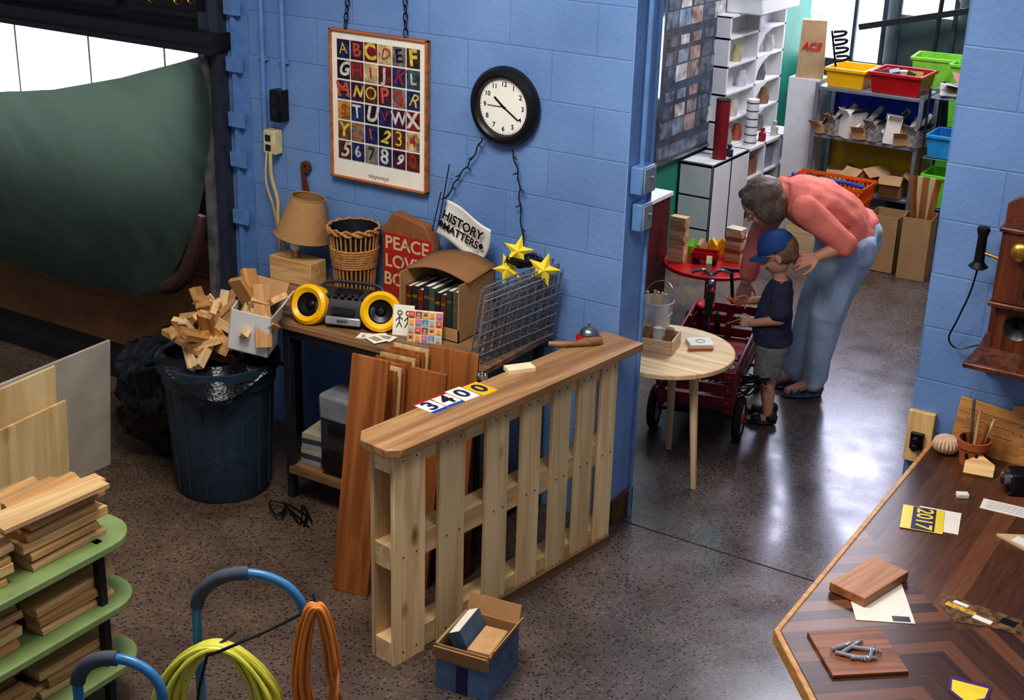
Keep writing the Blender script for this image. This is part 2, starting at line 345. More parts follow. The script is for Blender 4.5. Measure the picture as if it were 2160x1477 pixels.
tcc=nt.nodes.new('ShaderNodeTexCoord'); nn=nt.nodes.new('ShaderNodeTexNoise'); nn.inputs['Scale'].default_value=2.5; nn.inputs['Detail'].default_value=6; rp=nt.nodes.new('ShaderNodeValToRGB')
rp.color_ramp.elements[0].position=.3; rp.color_ramp.elements[0].color=lin((30,40,36)); rp.color_ramp.elements[1].position=.7; rp.color_ramp.elements[1].color=lin((56,70,60))
nt.links.new(tcc.outputs['Object'],nn.inputs['Vector']); nt.links.new(nn.outputs['Fac'],rp.inputs['Fac']); nt.links.new(rp.outputs[0],bb.inputs['Base Color']); bb.inputs['Roughness'].default_value=.36
nt.links.new(bb.outputs[0],ms.inputs[1]); nt.links.new(tr.outputs[0],ms.inputs[2]); nt.links.new(ms.outputs[0],nt.nodes['Material Output'].inputs[0])
B().grid(tp,150,70).obj('tarp',m,label='sagging grey-green tarp hung over the garage window',cat='tarp',ang=180)
B().tube(catm([(-2.02,-.10,.92),(-2.06,-.12,.75),(-2.13,-.13,.62),(-2.25,-.14,.55)],6),[.02,.024,.028,.03,.032,.033,.034,.035,.036,.036,.036,.037,.038,.038,.038,.037,.034,.028,.018],n=10).obj('padded_strap',mat('brown_rubber',(70,44,42),.5),label='dark brown padded strap hanging beside garage door',cat='strap')
b=B().bx(-1.87,-1.85,-.03,0,.0,2.6).bx(-1.85,-1.80,-.008,0,.0,2.6)
for z in (.9,1.15,1.32,1.55,1.78): b.bx(-1.89,-1.81,-.045,-.03,z,z+.06)
b.obj('steel_angle',m_pipe,label='blue painted steel angle with bolted brackets',cat='bracket')
for x,z0,y in ((-1.715,1.30,-.015),(-1.605,1.50,-.015)):
    b=B().cyl((x,y,z0),(x,y,2.6),.011,n=12)
    for z in (1.62,1.95): b.box((x,y+.006,z),(.045,.012,.02))
    b.obj('conduit',m_pipe,label='blue painted vertical conduit clamped to wall',cat='pipe',grp='wall conduits')
B().cyl((0,.05,1.42),(0,.05,2.6),.011,n=12).cyl((0,.12,0),(0,.12,2.6),.008,n=12).obj('conduit',m_pipe,label='blue painted conduit running down the wall end',cat='pipe',grp='wall conduits')
def ebox(x,y,z,sx,sy,sz,m,lab,axis='x'):
    T=thing('electrical_box',lab,'outlet',(x,y,z))
    B().box((0,0,0),(sx,sy,sz)).obj('box_body',m,T,bev=.004)
    if axis=='x': B().box((sx/2+.003,0,0),(.006,sy*.85,sz*.9)).cyl((sx/2,0,.01),(sx/2+.02,0,.015),.004,n=8).obj('cover_plate',mat('worn_plate',(140,150,160),.5),T,bev=.002)
    else:
        B().box((0,-sy/2-.003,0),(sx*.85,.006,sz*.9)).obj('cover_plate',m,T,bev=.002)
        for s in (-1,1): B().box((0,-sy/2-.007,s*sz*.2),(sx*.45,.004,sz*.25)).obj('socket',m_dark,T)
    return T
ebox(0.0,.06,1.38,.05,.1,.1,m_pipe,'blue grey metal switch box on the wall end')
ebox(0.0,.07,1.24,.04,.08,.1,m_pipe,'second blue painted switch box on the wall end')
ebox(-1.62,-.03,1.44,.06,.05,.13,m_black,'black power outlet box on blue wall','y')
ebox(-1.66,-.03,1.285,.06,.05,.1,mat('beige_plastic',(205,190,150),.5),'beige outlet box with plugs on wall','y')
B().tube(catm([(-1.65,-.06,1.25),(-1.64,-.07,1.15),(-1.61,-.07,1.05),(-1.60,-.08,.95),(-1.56,-.07,.80)],6),.008,n=8).tube(catm([(-1.67,-.06,1.25),(-1.67,-.07,1.12),(-1.64,-.06,1.0),(-1.62,-.05,.8)],6),.005,n=8).obj('lamp_cable',mat('cord_beige',(190,170,120),.5),label='beige cords hanging down from wall outlet',cat='cable')
# ------------------------------------------------------------ poster
T=thing('poster','framed alphabet and number poster hanging from chains','poster',(-1.12,-.02,1.19))
W,H=.47,.59; b=B()
for x0,x1,z0,z1 in ((-W/2,W/2,0,.009),(-W/2,W/2,H-.009,H),(-W/2,-W/2+.009,0,H),(W/2-.009,W/2,0,H)): b.bx(x0,x1,-.012,.012,z0,z1)
b.obj('frame',wood('frame_oak',(180,108,52),(140,80,38),'X'),T,bev=.002)
cols=[(34,40,84),(92,44,34),(110,30,34),(170,124,52),(120,112,104),(24,26,34),(60,78,88),(70,30,60),(120,78,50),(180,160,116),(34,48,92),(60,44,40)]
lc=[(210,184,70),(200,196,186),(190,90,50),(170,44,44),(30,30,40)]
ms=[m_paper]+[mat('tile_%d'%i,c,.4,var=.7,scale=34) for i,c in enumerate(cols)]+[mat('glyph_%d'%i,c,.4,var=.35,scale=50) for i,c in enumerate(lc)]
b=B().bx(-W/2+.008,W/2-.008,-.002,.004,.008,H-.008); rows=["ABCDEF","GHIJKL","MNOPQR","STUVWX","YZ1234","567890"]
gw=(W-.066)/6; gh=.080; bl=B()
for r in range(6):
    for c in range(6):
        x=-W/2+.033+gw*c+gw/2; z=H-.034-gh*(r+.5)
        ti=(r*5+c*7+(r*c)%3)%12; b.box((x,-.0035,z),(gw-.006,.002,gh-.008),mi=1+ti)
        gi=[0,1,2,3,0,1][(r+2*c)%6]
        if ti in (3,4,9): gi=[3,4,2][(r+c)%3]
        bl.text(rows[r][c],.060+.012*((r+c)%3),Matrix.Translation((x,-.0052,z))@Matrix.Rotation(random.uniform(-.15,.15),4,'Y')@TW,mi=gi,bold=(.0,.02,.035)[(r*2+c)%3],ital=(0,.35,-.1,0)[(r+c*3)%4])
b.obj('print',ms[:13],T); bl.obj('lettering',ms[13:],T,recalc=False)
B().tube([V((-.05+.1*t/30,-.0045,.028+.006*math.sin(t*1.7)*(1 if t%5 else 1.8))) for t in range(31)],.0009,n=4).obj('signature',m_dark,T)
def chain(p0,p1,lab,n=12):
    p0=V(p0);p1=V(p1); d=(p1-p0); q=d.to_track_quat('Z','Y').to_matrix().to_4x4(); b=B(); step=d.length/n
    for i in range(n):
        M=Matrix.Translation(p0+d*((i+.5)/n))@q@Matrix.Rotation(pi/2*(i%2),4,'Z')@Matrix.Rotation(pi/2,4,'X')@Matrix.Diagonal((.6,1.25,1,1))
        b.torus(step*.52,.0022,M,n=12,k=6)
    b.obj('chain',mat('dark_chain',(50,48,50),.35,.8),label=lab,cat='chain',grp='poster hanging chains')
chain((-1.28,-.02,1.785),(-1.24,-.015,2.12),'dark steel chain holding up the poster'); chain((-.99,-.02,1.785),(-1.0,-.015,2.12),'dark steel chain holding up the poster')
# ------------------------------------------------------------ clock
T=thing('wall_clock','round white wall clock with thick black rim','clock',(-.54,0,1.58))
B().lathe([(0,0),(.14,0),(.147,.012),(.146,.03),(.135,.045),(.118,.05),(.108,.044),(.103,.028)],M=TW,n=56).obj('rim',m_black,T)
B().cyl((0,-.02,0),(0,-.028,0),.106,n=56).obj('clock_face',mat('clock_white',(240,238,228),.4,var=.02),T)
b=B()
for i in range(12):
    a=pi/2-2*pi*(i+1)/12; b.text(str(i+1),.025,Matrix.Translation((math.cos(a)*.082,-.0288,math.sin(a)*.082))@TW,bold=.02)
for i in range(60):
    a=2*pi*i/60; b.box((math.cos(a)*.099,-.0288,math.sin(a)*.099),(.006 if i%5==0 else .004,.0004,.0015),(0,-a,0))
b.obj('numeral',m_black,T)
for L,w,ang in ((.052,.007,pi/2-2*pi*10.3/12),(.078,.005,pi/2-2*pi*20.5/60),(.07,.0018,pi/2-2*pi*45/60)):
    B().box((math.cos(ang)*L*.42,-.031,math.sin(ang)*L*.42),(L*1.15,.002,w),(0,-ang,0)).obj('clock_hand',m_black,T)
def lights(P,lab):
    T=thing('string_lights',lab,'string lights',P[0]); C=catm(P,8); b=B()
    C=[p+V((.004*math.sin(i*1.3),0,.002*math.cos(i*2.1))) for i,p in enumerate(C)]
    b.tube(C,.0028,n=6).obj('wire',m_black,T,w=True)
    for i in range(3,len(C)-1,4):
        d=V((.02*(-1)**(i//4),-.004,-.01)); B().cyl(C[i],C[i]+d,.004,.002,n=8).obj('bulb',mat('bulb_dark',(40,52,44),.2),T,w=True)
lights([(-.63,-.03,1.45),(-.68,-.025,1.36),(-.74,-.025,1.28),(-.79,-.03,1.19)],'dark wire of tiny bulbs draped below clock'); lights([(-.50,-.03,1.43),(-.47,-.025,1.33),(-.46,-.02,1.2),(-.43,-.03,1.04)],'dark wire of tiny bulbs hanging beneath clock')
B().prism([(.025*math.cos(a),.025*math.sin(a)) for a in [R(-55+290*i/16-90+35) for i in range(17)]]+[(-.016,-.12),(-.02,-.26),(.02,-.26),(.016,-.12)],0,.012,M=Matrix.Translation((-1.50,-.01,1.20))@TW).cyl((-1.50,-.024,1.205),(-1.50,-.0235,1.205),.006,mi=1).obj('wooden_paddle',[wood('handle_brown',(110,60,34),(76,40,22),'Z'),m_black],label='dark wooden paddle with round hole on wall',cat='paddle')
# ------------------------------------------------------------ desk
T=thing('work_desk','worn wooden desk with dark steel frame against wall','desk',(-.9,-.28,0))
B().prism([(-1.20,-.55),(-1.60,-.24),(-1.60,-.01),(-.3,-.01),(-.3,-.52)],.725,.75).obj('desktop',m_desk,T,w=True,bev=.003)
for x,y in ((-1.18,-.52),(-.34,-.48),(-1.55,-.05),(-.34,-.05)): B().bx(x-.015,x+.015,y-.015,y+.015,0,.725).obj('leg',m_dark,T,w=True,bev=.002)
B().bx(-1.18,-.34,-.53,-.51,.69,.725).obj('rail',m_dark,T,w=True)
B().bx(-1.17,-.36,-.55,-.05,.12,.145).obj('lower_shelf',m_desk,T,w=True)
# lamp
T=thing('table_lamp','lamp with tan burlap shade on wooden block base','lamp',(-1.47,-.13,.75))
B().bx(-.10,.12,-.05,.05,0,.10).prism([(-.1,.1),(.0,.1),(.0,.13)],-.03,.03,M=TW).obj('lamp_base',m_pine,T,bev=.003)
B().cyl((0,0,.10),(0,0,.20),.013).cyl((0,0,.17),(0,0,.205),.019).obj('pole',mat('cream_metal',(200,186,150),.4),T)
m_bur=mat('burlap',(172,134,88),.9,var=.10,scale=110,bump=.3); SM=Matrix.Rotation(R(8),4,'Y')@Matrix.Rotation(R(-5),4,'X')
B().lathe([(.116,.190),(.1155,.190),(.068,.36),(.0665,.36),(.113,.192)],n=40,M=SM).torus(.116,.003,SM@Matrix.Translation((0,0,.192))).torus(.068,.003,SM@Matrix.Translation((0,0,.36))).obj('lamp_shade',m_bur,T)
B().tube([V((.020*math.cos(a),.020*math.sin(a),.165+.0022*a)) for a in [i*.5 for i in range(50)]],.006,n=6).cyl((0,0,.135),(0,0,.17),.02,n=16).obj('light_bulb',mat('cfl_white',(240,236,225),.3),T)
# wicker basket
T=thing('wicker_basket','open wicker basket with vertical canes','basket',(-1.17,-.12,.75))
m_wic=mat('wicker',(178,130,76),.7,var=.3,scale=60); b=B()
for i in range(30):
    a=2*pi*i/30; b.tube([(.075*math.cos(a),.075*math.sin(a),0),(.085*math.cos(a),.085*math.sin(a),.12),(.1*math.cos(a),.1*math.sin(a),.28)],.004,n=6)
for z,r in ((.005,.076),(.02,.078),(.13,.088),(.14,.089),(.15,.09),(.16,.092),(.17,.093),(.18,.094),(.19,.095),(.2,.096)): b.torus(r,.005,Matrix.Translation((0,0,z)),n=40,k=6)
b.cyl((0,0,0),(0,0,.008),.074).obj('basket_body',m_wic,T)
b=B()
for k in range(3): b.tube([V(((.103+.004*math.sin(a*14+k*2))*math.cos(a),(.103+.004*math.sin(a*14+k*2))*math.sin(a),.27+.007*k+.004*math.cos(a*14+k*2))) for a in [2*pi*i/90 for i in range(90)]],.005,n=6,closed=True)
b.obj('rim',m_wic,T)
B().lathe([(.094,.285),(.088,.2),(.075,.16),(0,.15)],n=30).obj('dark_inner',m_dark,T)  # dark bowl closing the inside of the basket
# peace bag
T=thing('paper_bag','brown and red paper bag with cream lettering','bag',(-.935,-.035,.75))
B().prism([(-.12,0),(.12,0),(.12,.27),(.08,.33),(-.07,.36),(-.12,.29)],-.0,.05,M=TW).obj('bag_body',mat('kraft_brown',(140,88,54),.8),T,bev=.004)
B().bx(-.115,.118,-.052,-.05,.02,.275).obj('red_panel',mat('print_red',(170,36,36),.6),T)
b=B()
for i,t in enumerate(("PEACE","LOVE","BO")): b.text(t,.074,Matrix.Translation(((.0,-.018,-.062)[i],-.0535,.235-.075*i))@TW,bold=.02)
b.obj('lettering',mat('cream_ink',(214,186,140),.6),T,recalc=False)
# history cloth
T=thing('cloth_banner','white cloth banner with black lettering','banner',(-.67,-.085,1.10),(0,R(18),0)); T.scale=(1.12,1,1.18)
B().grid(lambda u,v:((u-.5)*(.20-.0*v)+.01*math.sin(v*3),-.012*math.sin(u*pi)-.006*math.sin(v*5+u*3),(v-.5)*.125+.008*math.sin(u*5)),16,12).obj('cloth',mat('canvas_white',(222,220,212),.85,var=.05),T,solid=.002,ang=180)
B().text("HISTORY",.042,Matrix.Translation((.0,-.0215,.022))@TW,bold=.03).text("MATTERS",.036,Matrix.Translation((.005,-.0215,-.014))@TW,bold=.03).box((-.082,-.019,-.012),(.018,.001,.018),(0,.78,0)).box((.088,-.015,-.012),(.016,.001,.016),(0,.78,0)).obj('lettering',m_black,T,recalc=False)
for p,q in (((-.85,-.03,.95),(-.77,-.04,1.33)),((-.88,-.05,.9),(-.80,-.05,1.22))): B().cyl(p,q,.0025,n=6).obj('metal_rod',m_dark,label='thin dark metal rod leaning on wall',cat='rod')
# boombox
T=thing('boombox','yellow and grey portable cassette boombox on desk','radio',(-.985,-.385,.75),(0,0,R(20)))
m_grey=mat('grey_plastic',(50,50,54),.45); m_silv=mat('silver_plastic',(170,170,176),.3,.5)
PM=Matrix(((0,0,1,0),(1,0,0,0),(0,1,0,0),(0,0,0,1)))
B().prism([(-.06,0),(-.075,.03),(-.065,.08),(-.03,.115),(.05,.12),(.075,.09),(.07,.01),(.05,0)],-.12,.12,M=PM).obj('boombox_body',m_grey,T,bev=.01)
for s in (-1,1):
    Mx=Matrix.Translation((s*.140,-.05,.072))@Matrix.Rotation(R(70),4,'X')@Matrix.Rotation(R(s*12),4,'Y')
    B().lathe([(.0,-.135),(.045,-.13),(.064,-.10),(.074,-.04),(.078,.0),(.077,.018),(.064,.028),(.046,.018)],M=Mx,n=40).obj('speaker_pod',m_yel,T)
    B().lathe([(.047,.017),(.041,.006),(.02,.0),(.012,.008),(0,.010)],M=Mx,n=36).obj('speaker_cone',m_black,T)
B().box((0,-.082,.030),(.14,.014,.032),(R(-12),0,0)).obj('front_panel',m_silv,T,bev=.006)
B().box((0,-.078,.068),(.09,.006,.028),(R(-25),0,0)).obj('display_window',m_black,T,bev=.002)
B().box((0,-.01,.122),(.1,.06,.006)).obj('cassette_lid',m_black,T,bev=.002)
for i in range(6): B().box((-.07+.028*i,-.045,.116),(.018,.012,.006),(R(35),0,0)).obj('control_button',m_dark,T)
B().text("SONY",.016,Matrix.Translation((0,-.0915,.031))@Matrix.Rotation(R(78),4,'X'),bold=.02).obj('lettering',m_black,T,recalc=False)
B().tube(catm([(-.13,.03,.11),(-.1,.05,.135),(0,.055,.14),(.1,.05,.135),(.13,.03,.11)],6),.007).obj('handle',m_grey,T)
B().cyl((.15,.05,.1),(.24,.02,.38),.002,n=6).obj('antenna',m_steel,T)
# box with books
BX=-.655
T=thing('cardboard_box','open cardboard box holding old books','box',(BX,-.21,.75))
w,d,h=.27,.24,.225
B().bx(-w/2,w/2,-d/2,d/2,0,.004).bx(-w/2,-w/2+.004,-d/2,d/2,0,h).bx(w/2-.004,w/2,-d/2,d/2,0,h).bx(-w/2,w/2,d/2-.004,d/2,0,h).bx(-w/2,w/2,-d/2,-d/2+.004,0,.05).obj('box_body',m_card,T)
B().grid(lambda u,v:((u-.5)*(w+.02),(v-.5)*d*.8+.02,h+.03*math.sin(u*pi)+.02*v),16,3).obj('box_flap',m_cardd,T,solid=.004,ang=180)
bc=[(88,28,30),(34,44,36),(120,32,32),(36,40,60),(66,84,60),(30,30,34),(100,40,34),(40,60,50),(96,84,70)]
x=-.125
for i in range(9):
    t=.022+.005*random.random(); hh=.15+.03*random.random()
    Tb=thing('book','old hardcover book with dark cloth spine','book',(BX+x+t/2,-.225,.755),(0,R(random.uniform(-1,1)),0),'old books in the cardboard box')
    B().bx(-t/2,t/2,-.075,-.071,0,hh).bx(-t/2,-t/2+.002,-.075,.07,0,hh).bx(t/2-.002,t/2,-.075,.07,0,hh).box((0,-.0755,hh*.75),(t*.8,.002,.012),mi=1).obj('book_cover',[mat('book_%d'%i,bc[i],.6),m_brass],Tb,bev=.001)
    B().bx(-t/2+.002,t/2-.002,-.07,.066,.003,hh-.004).obj('page_block',m_paper,Tb); x+=t+.0015
# cards
T=thing('greeting_card','white card with black brush figures','card',(-.735,-.385,.75),(R(-14),0,R(22)))
B().bx(-.04,.04,-.001,.001,0,.115).obj('card_sheet',m_paper,T)
b=B()
for x in (-.015,.017):
    b.torus(.008,.0018,Matrix.Translation((x,-.002,.085))@TW,n=12,k=4)
    for p,q in (((x,-.002,.077),(x,-.002,.05)),((x,-.002,.07),(x-.013,-.002,.055)),((x,-.002,.07),(x+.012,-.002,.06)),((x,-.002,.05),(x-.01,-.002,.03)),((x,-.002,.05),(x+.01,-.002,.032))): b.cyl(p,q,.0018,n=6)
b.obj('brush_drawing',m_black,T)
T=thing('photo_card','card printed with a grid of colourful faces','card',(-.625,-.40,.75),(R(-14),0,R(22)))
B().bx(-.065,.065,-.0015,.0015,0,.12).obj('card_sheet',m_paper,T)
b=B(); fc=[(206,150,120),(220,90,60),(90,140,190),(230,190,80),(120,80,60),(160,200,190),(200,120,150)]
for i in range(5):
    for j in range(4):
        x=-.052+.026*i; z=.015+.029*j; k=(i*3+j*5)%7; b.bx(x-.012,x+.012,-.003,-.0015,z-.013,z+.013,mi=k); b.cyl((x,-.003,z+.002),(x,-.0036,z+.002),.006,n=10,mi=(0 if k else 4)); b.bx(x-.008,x+.008,-.0036,-.003,z-.012,z-.005,mi=(k+3)%7)
b.obj('print',[mat('face_%d'%i,c,.5) for i,c in enumerate(fc)],T)
for i,(x,y,a) in enumerate(((-.83,-.47,.3),(-.80,-.455,.9),(-.77,-.45,.1),(-.785,-.485,-.4))):
    B().bx(-.04,.04,-.028,.028,0,.001).box((0,0,.0012),(.05,.03,.0004),(0,0,.2),mi=1).torus(.012,.0008,Matrix.Translation((.005,0,.0014)),n=12,k=4,mi=2).obj('postcard',[m_paper,mat('grey_print',(170,160,140),.6),m_dark],loc=(x,y,.7505+.0016*i),rot=(0,0,a),label='small cream printed postcard lying on desk',cat='card',grp='postcards on the desk')
def gridpanel(M,w,h,nx,nz,r=.003):
    b=B()
    for i in range(nx+1): x=-w/2+w*i/nx; b.cyl(M@V((x,0,0)),M@V((x,0,h)),r,n=6)
    for j in range(nz+1): z=h*j/nz; b.cyl(M@V((-w/2,-.003,z)),M@V((w/2,-.003,z)),r,n=6)
    return b
for i,(x,a,zz,h,w,y) in enumerate(((-.315,84,.752,.255,.45,-.26),(-.335,86,.752,.275,.45,-.25),(-.355,83,.752,.285,.44,-.24),(-.375,87,.752,.30,.43,-.24))):
    gridpanel(Matrix(),w,h,9,6,.0034).obj('wire_grid_panel',m_wire,loc=(x,y,zz),rot=(R(7+1.5*i),0,R(a)),label='grey wire grid panel leaning in a stack on desk end',cat='wire grid',grp='stacked wire grid panels')
b=B()
for k in range(6): b.tube(catm([( -.44+.12*random.random(),-.17+.12*random.random(),1.03+.03*random.random()) for _ in range(6)],6,closed=True),.0065,n=6,closed=True)
b.obj('cable_coil',m_black,label='coiled black cable on top of wire grids',cat='cable')
m_st=mat('yellow_paper',(240,214,56),.5,var=.08)
def star(x,y,z,r,rot):
    b=B(); o=[]
    for k in range(10):
        a=pi/2+pi*k/5; q=r if k%2==0 else r*.42; o.append((q*math.cos(a),q*math.sin(a)))
    vs=[b.bm.verts.new((p[0],0,p[1])) for p in o]; c1=b.bm.verts.new((0,-.018,0)); c2=b.bm.verts.new((0,.018,0))
    for k in range(10):
        b.bm.faces.new((vs[k],vs[(k+1)%10],c1)); b.bm.faces.new((vs[(k+1)%10],vs[k],c2))
    b.obj('star_decoration',m_st,loc=(x,y,z),rot=rot,label='yellow folded paper star ornament',cat='star',grp='yellow star ornaments',ang=10)
star(-.39,-.14,1.085,.060,(R(-15),R(10),R(25))); star(-.42,-.16,1.015,.060,(R(-20),R(-20),R(30))); star(-.28,-.14,1.035,.066,(R(-10),R(18),R(30)))
# under desk
T=thing('printer','grey and black desktop printer on the lower shelf','printer',(-.93,-.36,.146))
B().bx(-.12,.12,-.14,.14,0,.22).obj('printer_body',m_grey,T,bev=.01); B().bx(-.125,.125,-.145,.14,.22,.33).obj('printer_lid',mat('light_grey_plastic',(130,132,138),.4),T,bev=.015)
B().bx(-.09,.09,-.17,-.14,.03,.1).obj('paper_tray',m_black,T,bev=.004); B().box((0,-.145,.2),(.14,.02,.03)).obj('control_panel',m_black,T,bev=.004)
for i in range(6): B().bx(-.05,.05,-.07,.07,0,.022).obj('magazine',mat('magazine_%d'%(i%3),((150,150,150),(60,66,76),(170,160,140))[i%3],.5),loc=(-1.11+.004*(i%2),-.42,.146+.0225*i),rot=(0,0,.03*i),label='magazine lying in a stack under the desk',cat='magazine',grp='magazines under the desk')
for k in range(3): B().tube(catm([(-1.2+.25*random.random(),-.72+.14*random.random(),.006+.008*k) for _ in range(5)],8),.0035,n=6).obj('power_cable',m_black,label='tangled black power cable on the floor',cat='cable',grp='cables under the desk')
# leaning boards
bd=[((-.535,-.965),(-.525,-.845),.14,.87,m_brnZ,10),((-.41,-.80),(-.41,-.69),.17,.80,m_brnZ,6),((-.36,-.68),(-.38,-.56),.19,.84,m_brnZ,10),((-.27,-.70),(-.33,-.60),.15,.72,m_dkw,80)]
for (bx0,by0),(tx,ty),w,h,mm,a in bd:
    p0=V((bx0,by0,.0)); hz=math.hypot(tx-bx0,ty-by0); dz=math.sqrt(max(.01,h*h-hz*hz)); z=V((tx-bx0,ty-by0,dz)).normalized(); xx=V((math.cos(R(a)),math.sin(R(a)),0)); xx=(xx-z*xx.dot(z)).normalized(); yy=z.cross(xx)
    B().bx(-w/2,w/2,-.007,.007,0,h).obj('wood_board',mm,loc=p0,rot=Matrix((xx,yy,z)).transposed().to_euler(),label='orange-brown wood board leaning against the desk',cat='board',grp='boards leaning on the desk',bev=.001)
for i in range(8): B().bx(-.07,.07,-.004,.004,0,.80+.005*i).obj('wood_board',m_ltZ if i%3==1 else m_brnZ,loc=(-.535+.003*i,-.87+.022*i,0),rot=(R(-7),0,R(6)),label='thin wood panel in a leaning row',cat='board',grp='boards leaning on the desk')
# ------------------------------------------------------------ trash can
cx,cy=-1.475,-.60
T=thing('trash_can','dark blue-grey plastic trash can full of wood offcuts','trash can',(cx,cy,0))
m_bin=mat('bin_plastic',(42,58,74),.5,var=.2,scale=30,bump=.3)
b=B().lathe([(0,.0),(.175,0),(.185,.02),(.195,.2),(.208,.45),(.212,.47),(.222,.475),(.223,.52),(.228,.53),(.241,.535),(.243,.57),(.231,.572),(.215,.56),(.19,.3),(.165,.05),(0,.04)],n=64)
for i in range(16): a=2*pi*i/16; b.cyl((.186*math.cos(a),.186*math.sin(a),.03),(.208*math.cos(a),.208*math.sin(a),.46),.006,n=6)
b.obj('bin_body',m_bin,T)
for a in (R(-50),R(130)):
    M=Matrix.Rotation(a,4,'Z'); B().box(M@V((.238,0,.49)),(.03,.14,.05),(0,0,a)).box(M@V((.252,0,.47)),(.012,.12,.02),(0,0,a)).obj('handle',m_bin,T,bev=.006)
b=B().grid(lambda u,v:((.19+.075*v+.02*math.sin(u*31))*math.cos(2*pi*u),(.19+.075*v+.02*math.sin(u*31))*math.sin(2*pi*u),.60-.11*v*abs(math.sin(u*9))),90,4)
b.obj('bin_liner',mat('black_bag_plastic',(14,14,18),.25,bump=.3),T,ang=180)
src=[]
for i in range(4):
    L=(.14,.19,.24,.12)[i]; ww=(.055,.036,.06,.07)[i]; b=B().bx(-L/2,L/2,-ww/2,ww/2,-.012,.012)
    if i==1: b.bx(-L/2,L/2,-ww/2,-ww/4,.012,.022)
    src.append(b.obj('wood_scrap',[m_pine,m_lt,wood('scrap_tan',(200,150,92),(166,116,66)),m_pine][i],loc=(cx,cy,.57),label='short pale wood offcut in the trash can',cat='wood scrap',grp='wood offcuts in the trash can',bev=.001))
for i in range(38):
    a=random.random()*2*pi; r=.15*math.sqrt(random.random()); h=.60+.15*(1-r/.18)+.04*random.random()
    dup(src[i%4],(cx+r*math.cos(a)+.01,cy+r*math.sin(a)-.02,h),(random.uniform(-1,1),random.uniform(-1.1,1.1),random.random()*6.28))
WB=V((-1.285,-.60,.655))
T=thing('cardboard_box','white open cardboard box of wood offcuts','box',WB,(R(6),R(10),R(24)))
w,d,h=.16,.15,.17; B().bx(-w/2,w/2,-d/2,d/2,0,.004).bx(-w/2,-w/2+.004,-d/2,d/2,0,h).bx(w/2-.004,w/2,-d/2,d/2,0,h).bx(-w/2,w/2,d/2-.004,d/2,0,h).bx(-w/2,w/2,-d/2,-d/2+.004,0,h).obj('box_body',m_white,T)
B().box((w/2+.015,0,h+.03),(.003,d,.07),(0,R(30),0)).obj('box_flap',m_white,T); B().box((0,d/2+.02,h+.03),(w,.003,.08),(R(-35),0,0)).obj('box_flap',m_card,T)
for i in range(12):
    dup(src[i%4],WB+V((random.uniform(-.05,.05)+.03,random.uniform(-.05,.05),.14+random.uniform(-.02,.05))),(random.uniform(-.8,.8),random.uniform(-1.3,-.5),random.random()*6.28),label='short pale wood offcut in the white box')
b=B(); b.sph((0,0,.26),(.20,.2,.27),n=64)
for v in b.bm.verts:
    p=v.co.copy(); n1=noise.noise(p*6)*.05+abs(noise.noise(p*13+V((3,1,2))))*.045+noise.noise(p*30)*.01; v.co+=V((p.x,p.y,p.z-.26)).normalized()*(n1-.01)
    v.co.z=max(v.co.z,.0)
b.obj('garbage_bag',mat('glossy_black_bag',(12,12,16),.18,var=.3,bump=.2),loc=(-1.89,-.50,0),label='crumpled glossy black garbage bag on floor',cat='garbage bag',ang=180)
# plywood
m_ply=wood('plywood',(236,210,160),(210,176,122),'Z',10,.6,knots=3.5); m_gsh=mat('grey_board',(190,182,168),.6,var=.12,scale=6)
def sheet(x,y0,y1,h0,h1,m,tilt,lab):
    B().prism([(y0,0),(y1,0),(y1,h1),(y0,h0)],-.006,.006,M=PM).obj('plywood_sheet',m,loc=(x,0,0),rot=(0,R(tilt),0),label=lab,cat='plywood',grp='sheets leaning by the garage door')
sheet(-1.99,-2.1,-.74,.54,.57,m_gsh,6,'warm grey faced wood sheet standing on edge'); sheet(-1.93,-2.2,-1.06,.53,.575,m_ply,5,'pale knotty plywood sheet standing on edge'); sheet(-1.89,-2.2,-1.04,.38,.43,m_ply,4,'shorter pale plywood sheet standing on edge')
# ------------------------------------------------------------ green shelf with wood strips
T=thing('shelf_rack','green three-tier shelf with rounded ends','shelf',(-.90,-2.28,0))
m_gr=mat('sage_green_paint',(128,148,96),.5,var=.15,scale=10)
def rr(x0,x1,y0,y1,r,n=6):
    o=[]
    for cx_,cy_,a0 in ((x1-r,y1-r,0),(x0+r,y1-r,90),(x0+r,y0+r,180),(x1-r,y0+r,270)):
        for i in range(n+1): a=R(a0+90*i/n); o.append((cx_+r*math.cos(a),cy_+r*math.sin(a)))
    return o
for z in (.17,.38,.59): B().prism(rr(-.25,.25,-.6,.5,.12),z-.025,z).obj('shelf',m_gr,T,bev=.004)
for x,y in ((-.2,.42),(.2,.36),(-.2,-.5),(.2,-.5)): B().bx(x-.012,x+.012,y-.012,y+.012,0,.59).obj('leg',m_dark,T)
MM=Matrix(((1,0,0,0),(0,0,1,0),(0,1,0,0),(0,0,0,1)))
def mould(L,m,prof): return B().prism(prof,-L/2,L/2,M=MM).obj('wood_strip',m,loc=(-.8,-2.2,.9),label='short pale moulded wood strip on green shelf',cat='wood strip',grp='wood strips on the green shelf',bev=.001)
m_tanY=wood('strip_tan',(206,162,108),(172,128,78),'Y')
mm=[mould(.27,m_pineY,[(-.036,0),(.036,0),(.036,.012),(.026,.022),(.014,.018),(.004,.031),(-.036,.031)]),mould(.24,m_tanY,[(-.038,0),(.038,0),(.038,.018),(.02,.03),(-.038,.026)]),mould(.30,m_pineY,[(-.034,0),(.034,0),(.034,.028),(-.034,.028)]),mould(.25,m_tanY,[(-.036,0),(.036,0),(.036,.012),(.018,.026),(.0,.02),(-.02,.031),(-.036,.031)])]
P_=[]; nT=((2,3,4,5,5),(3,3,4,3,4)),((4,4,4,4,3),(4,4,4,4,4)),((3,3,3,3,3),(3,3,3,3,3))
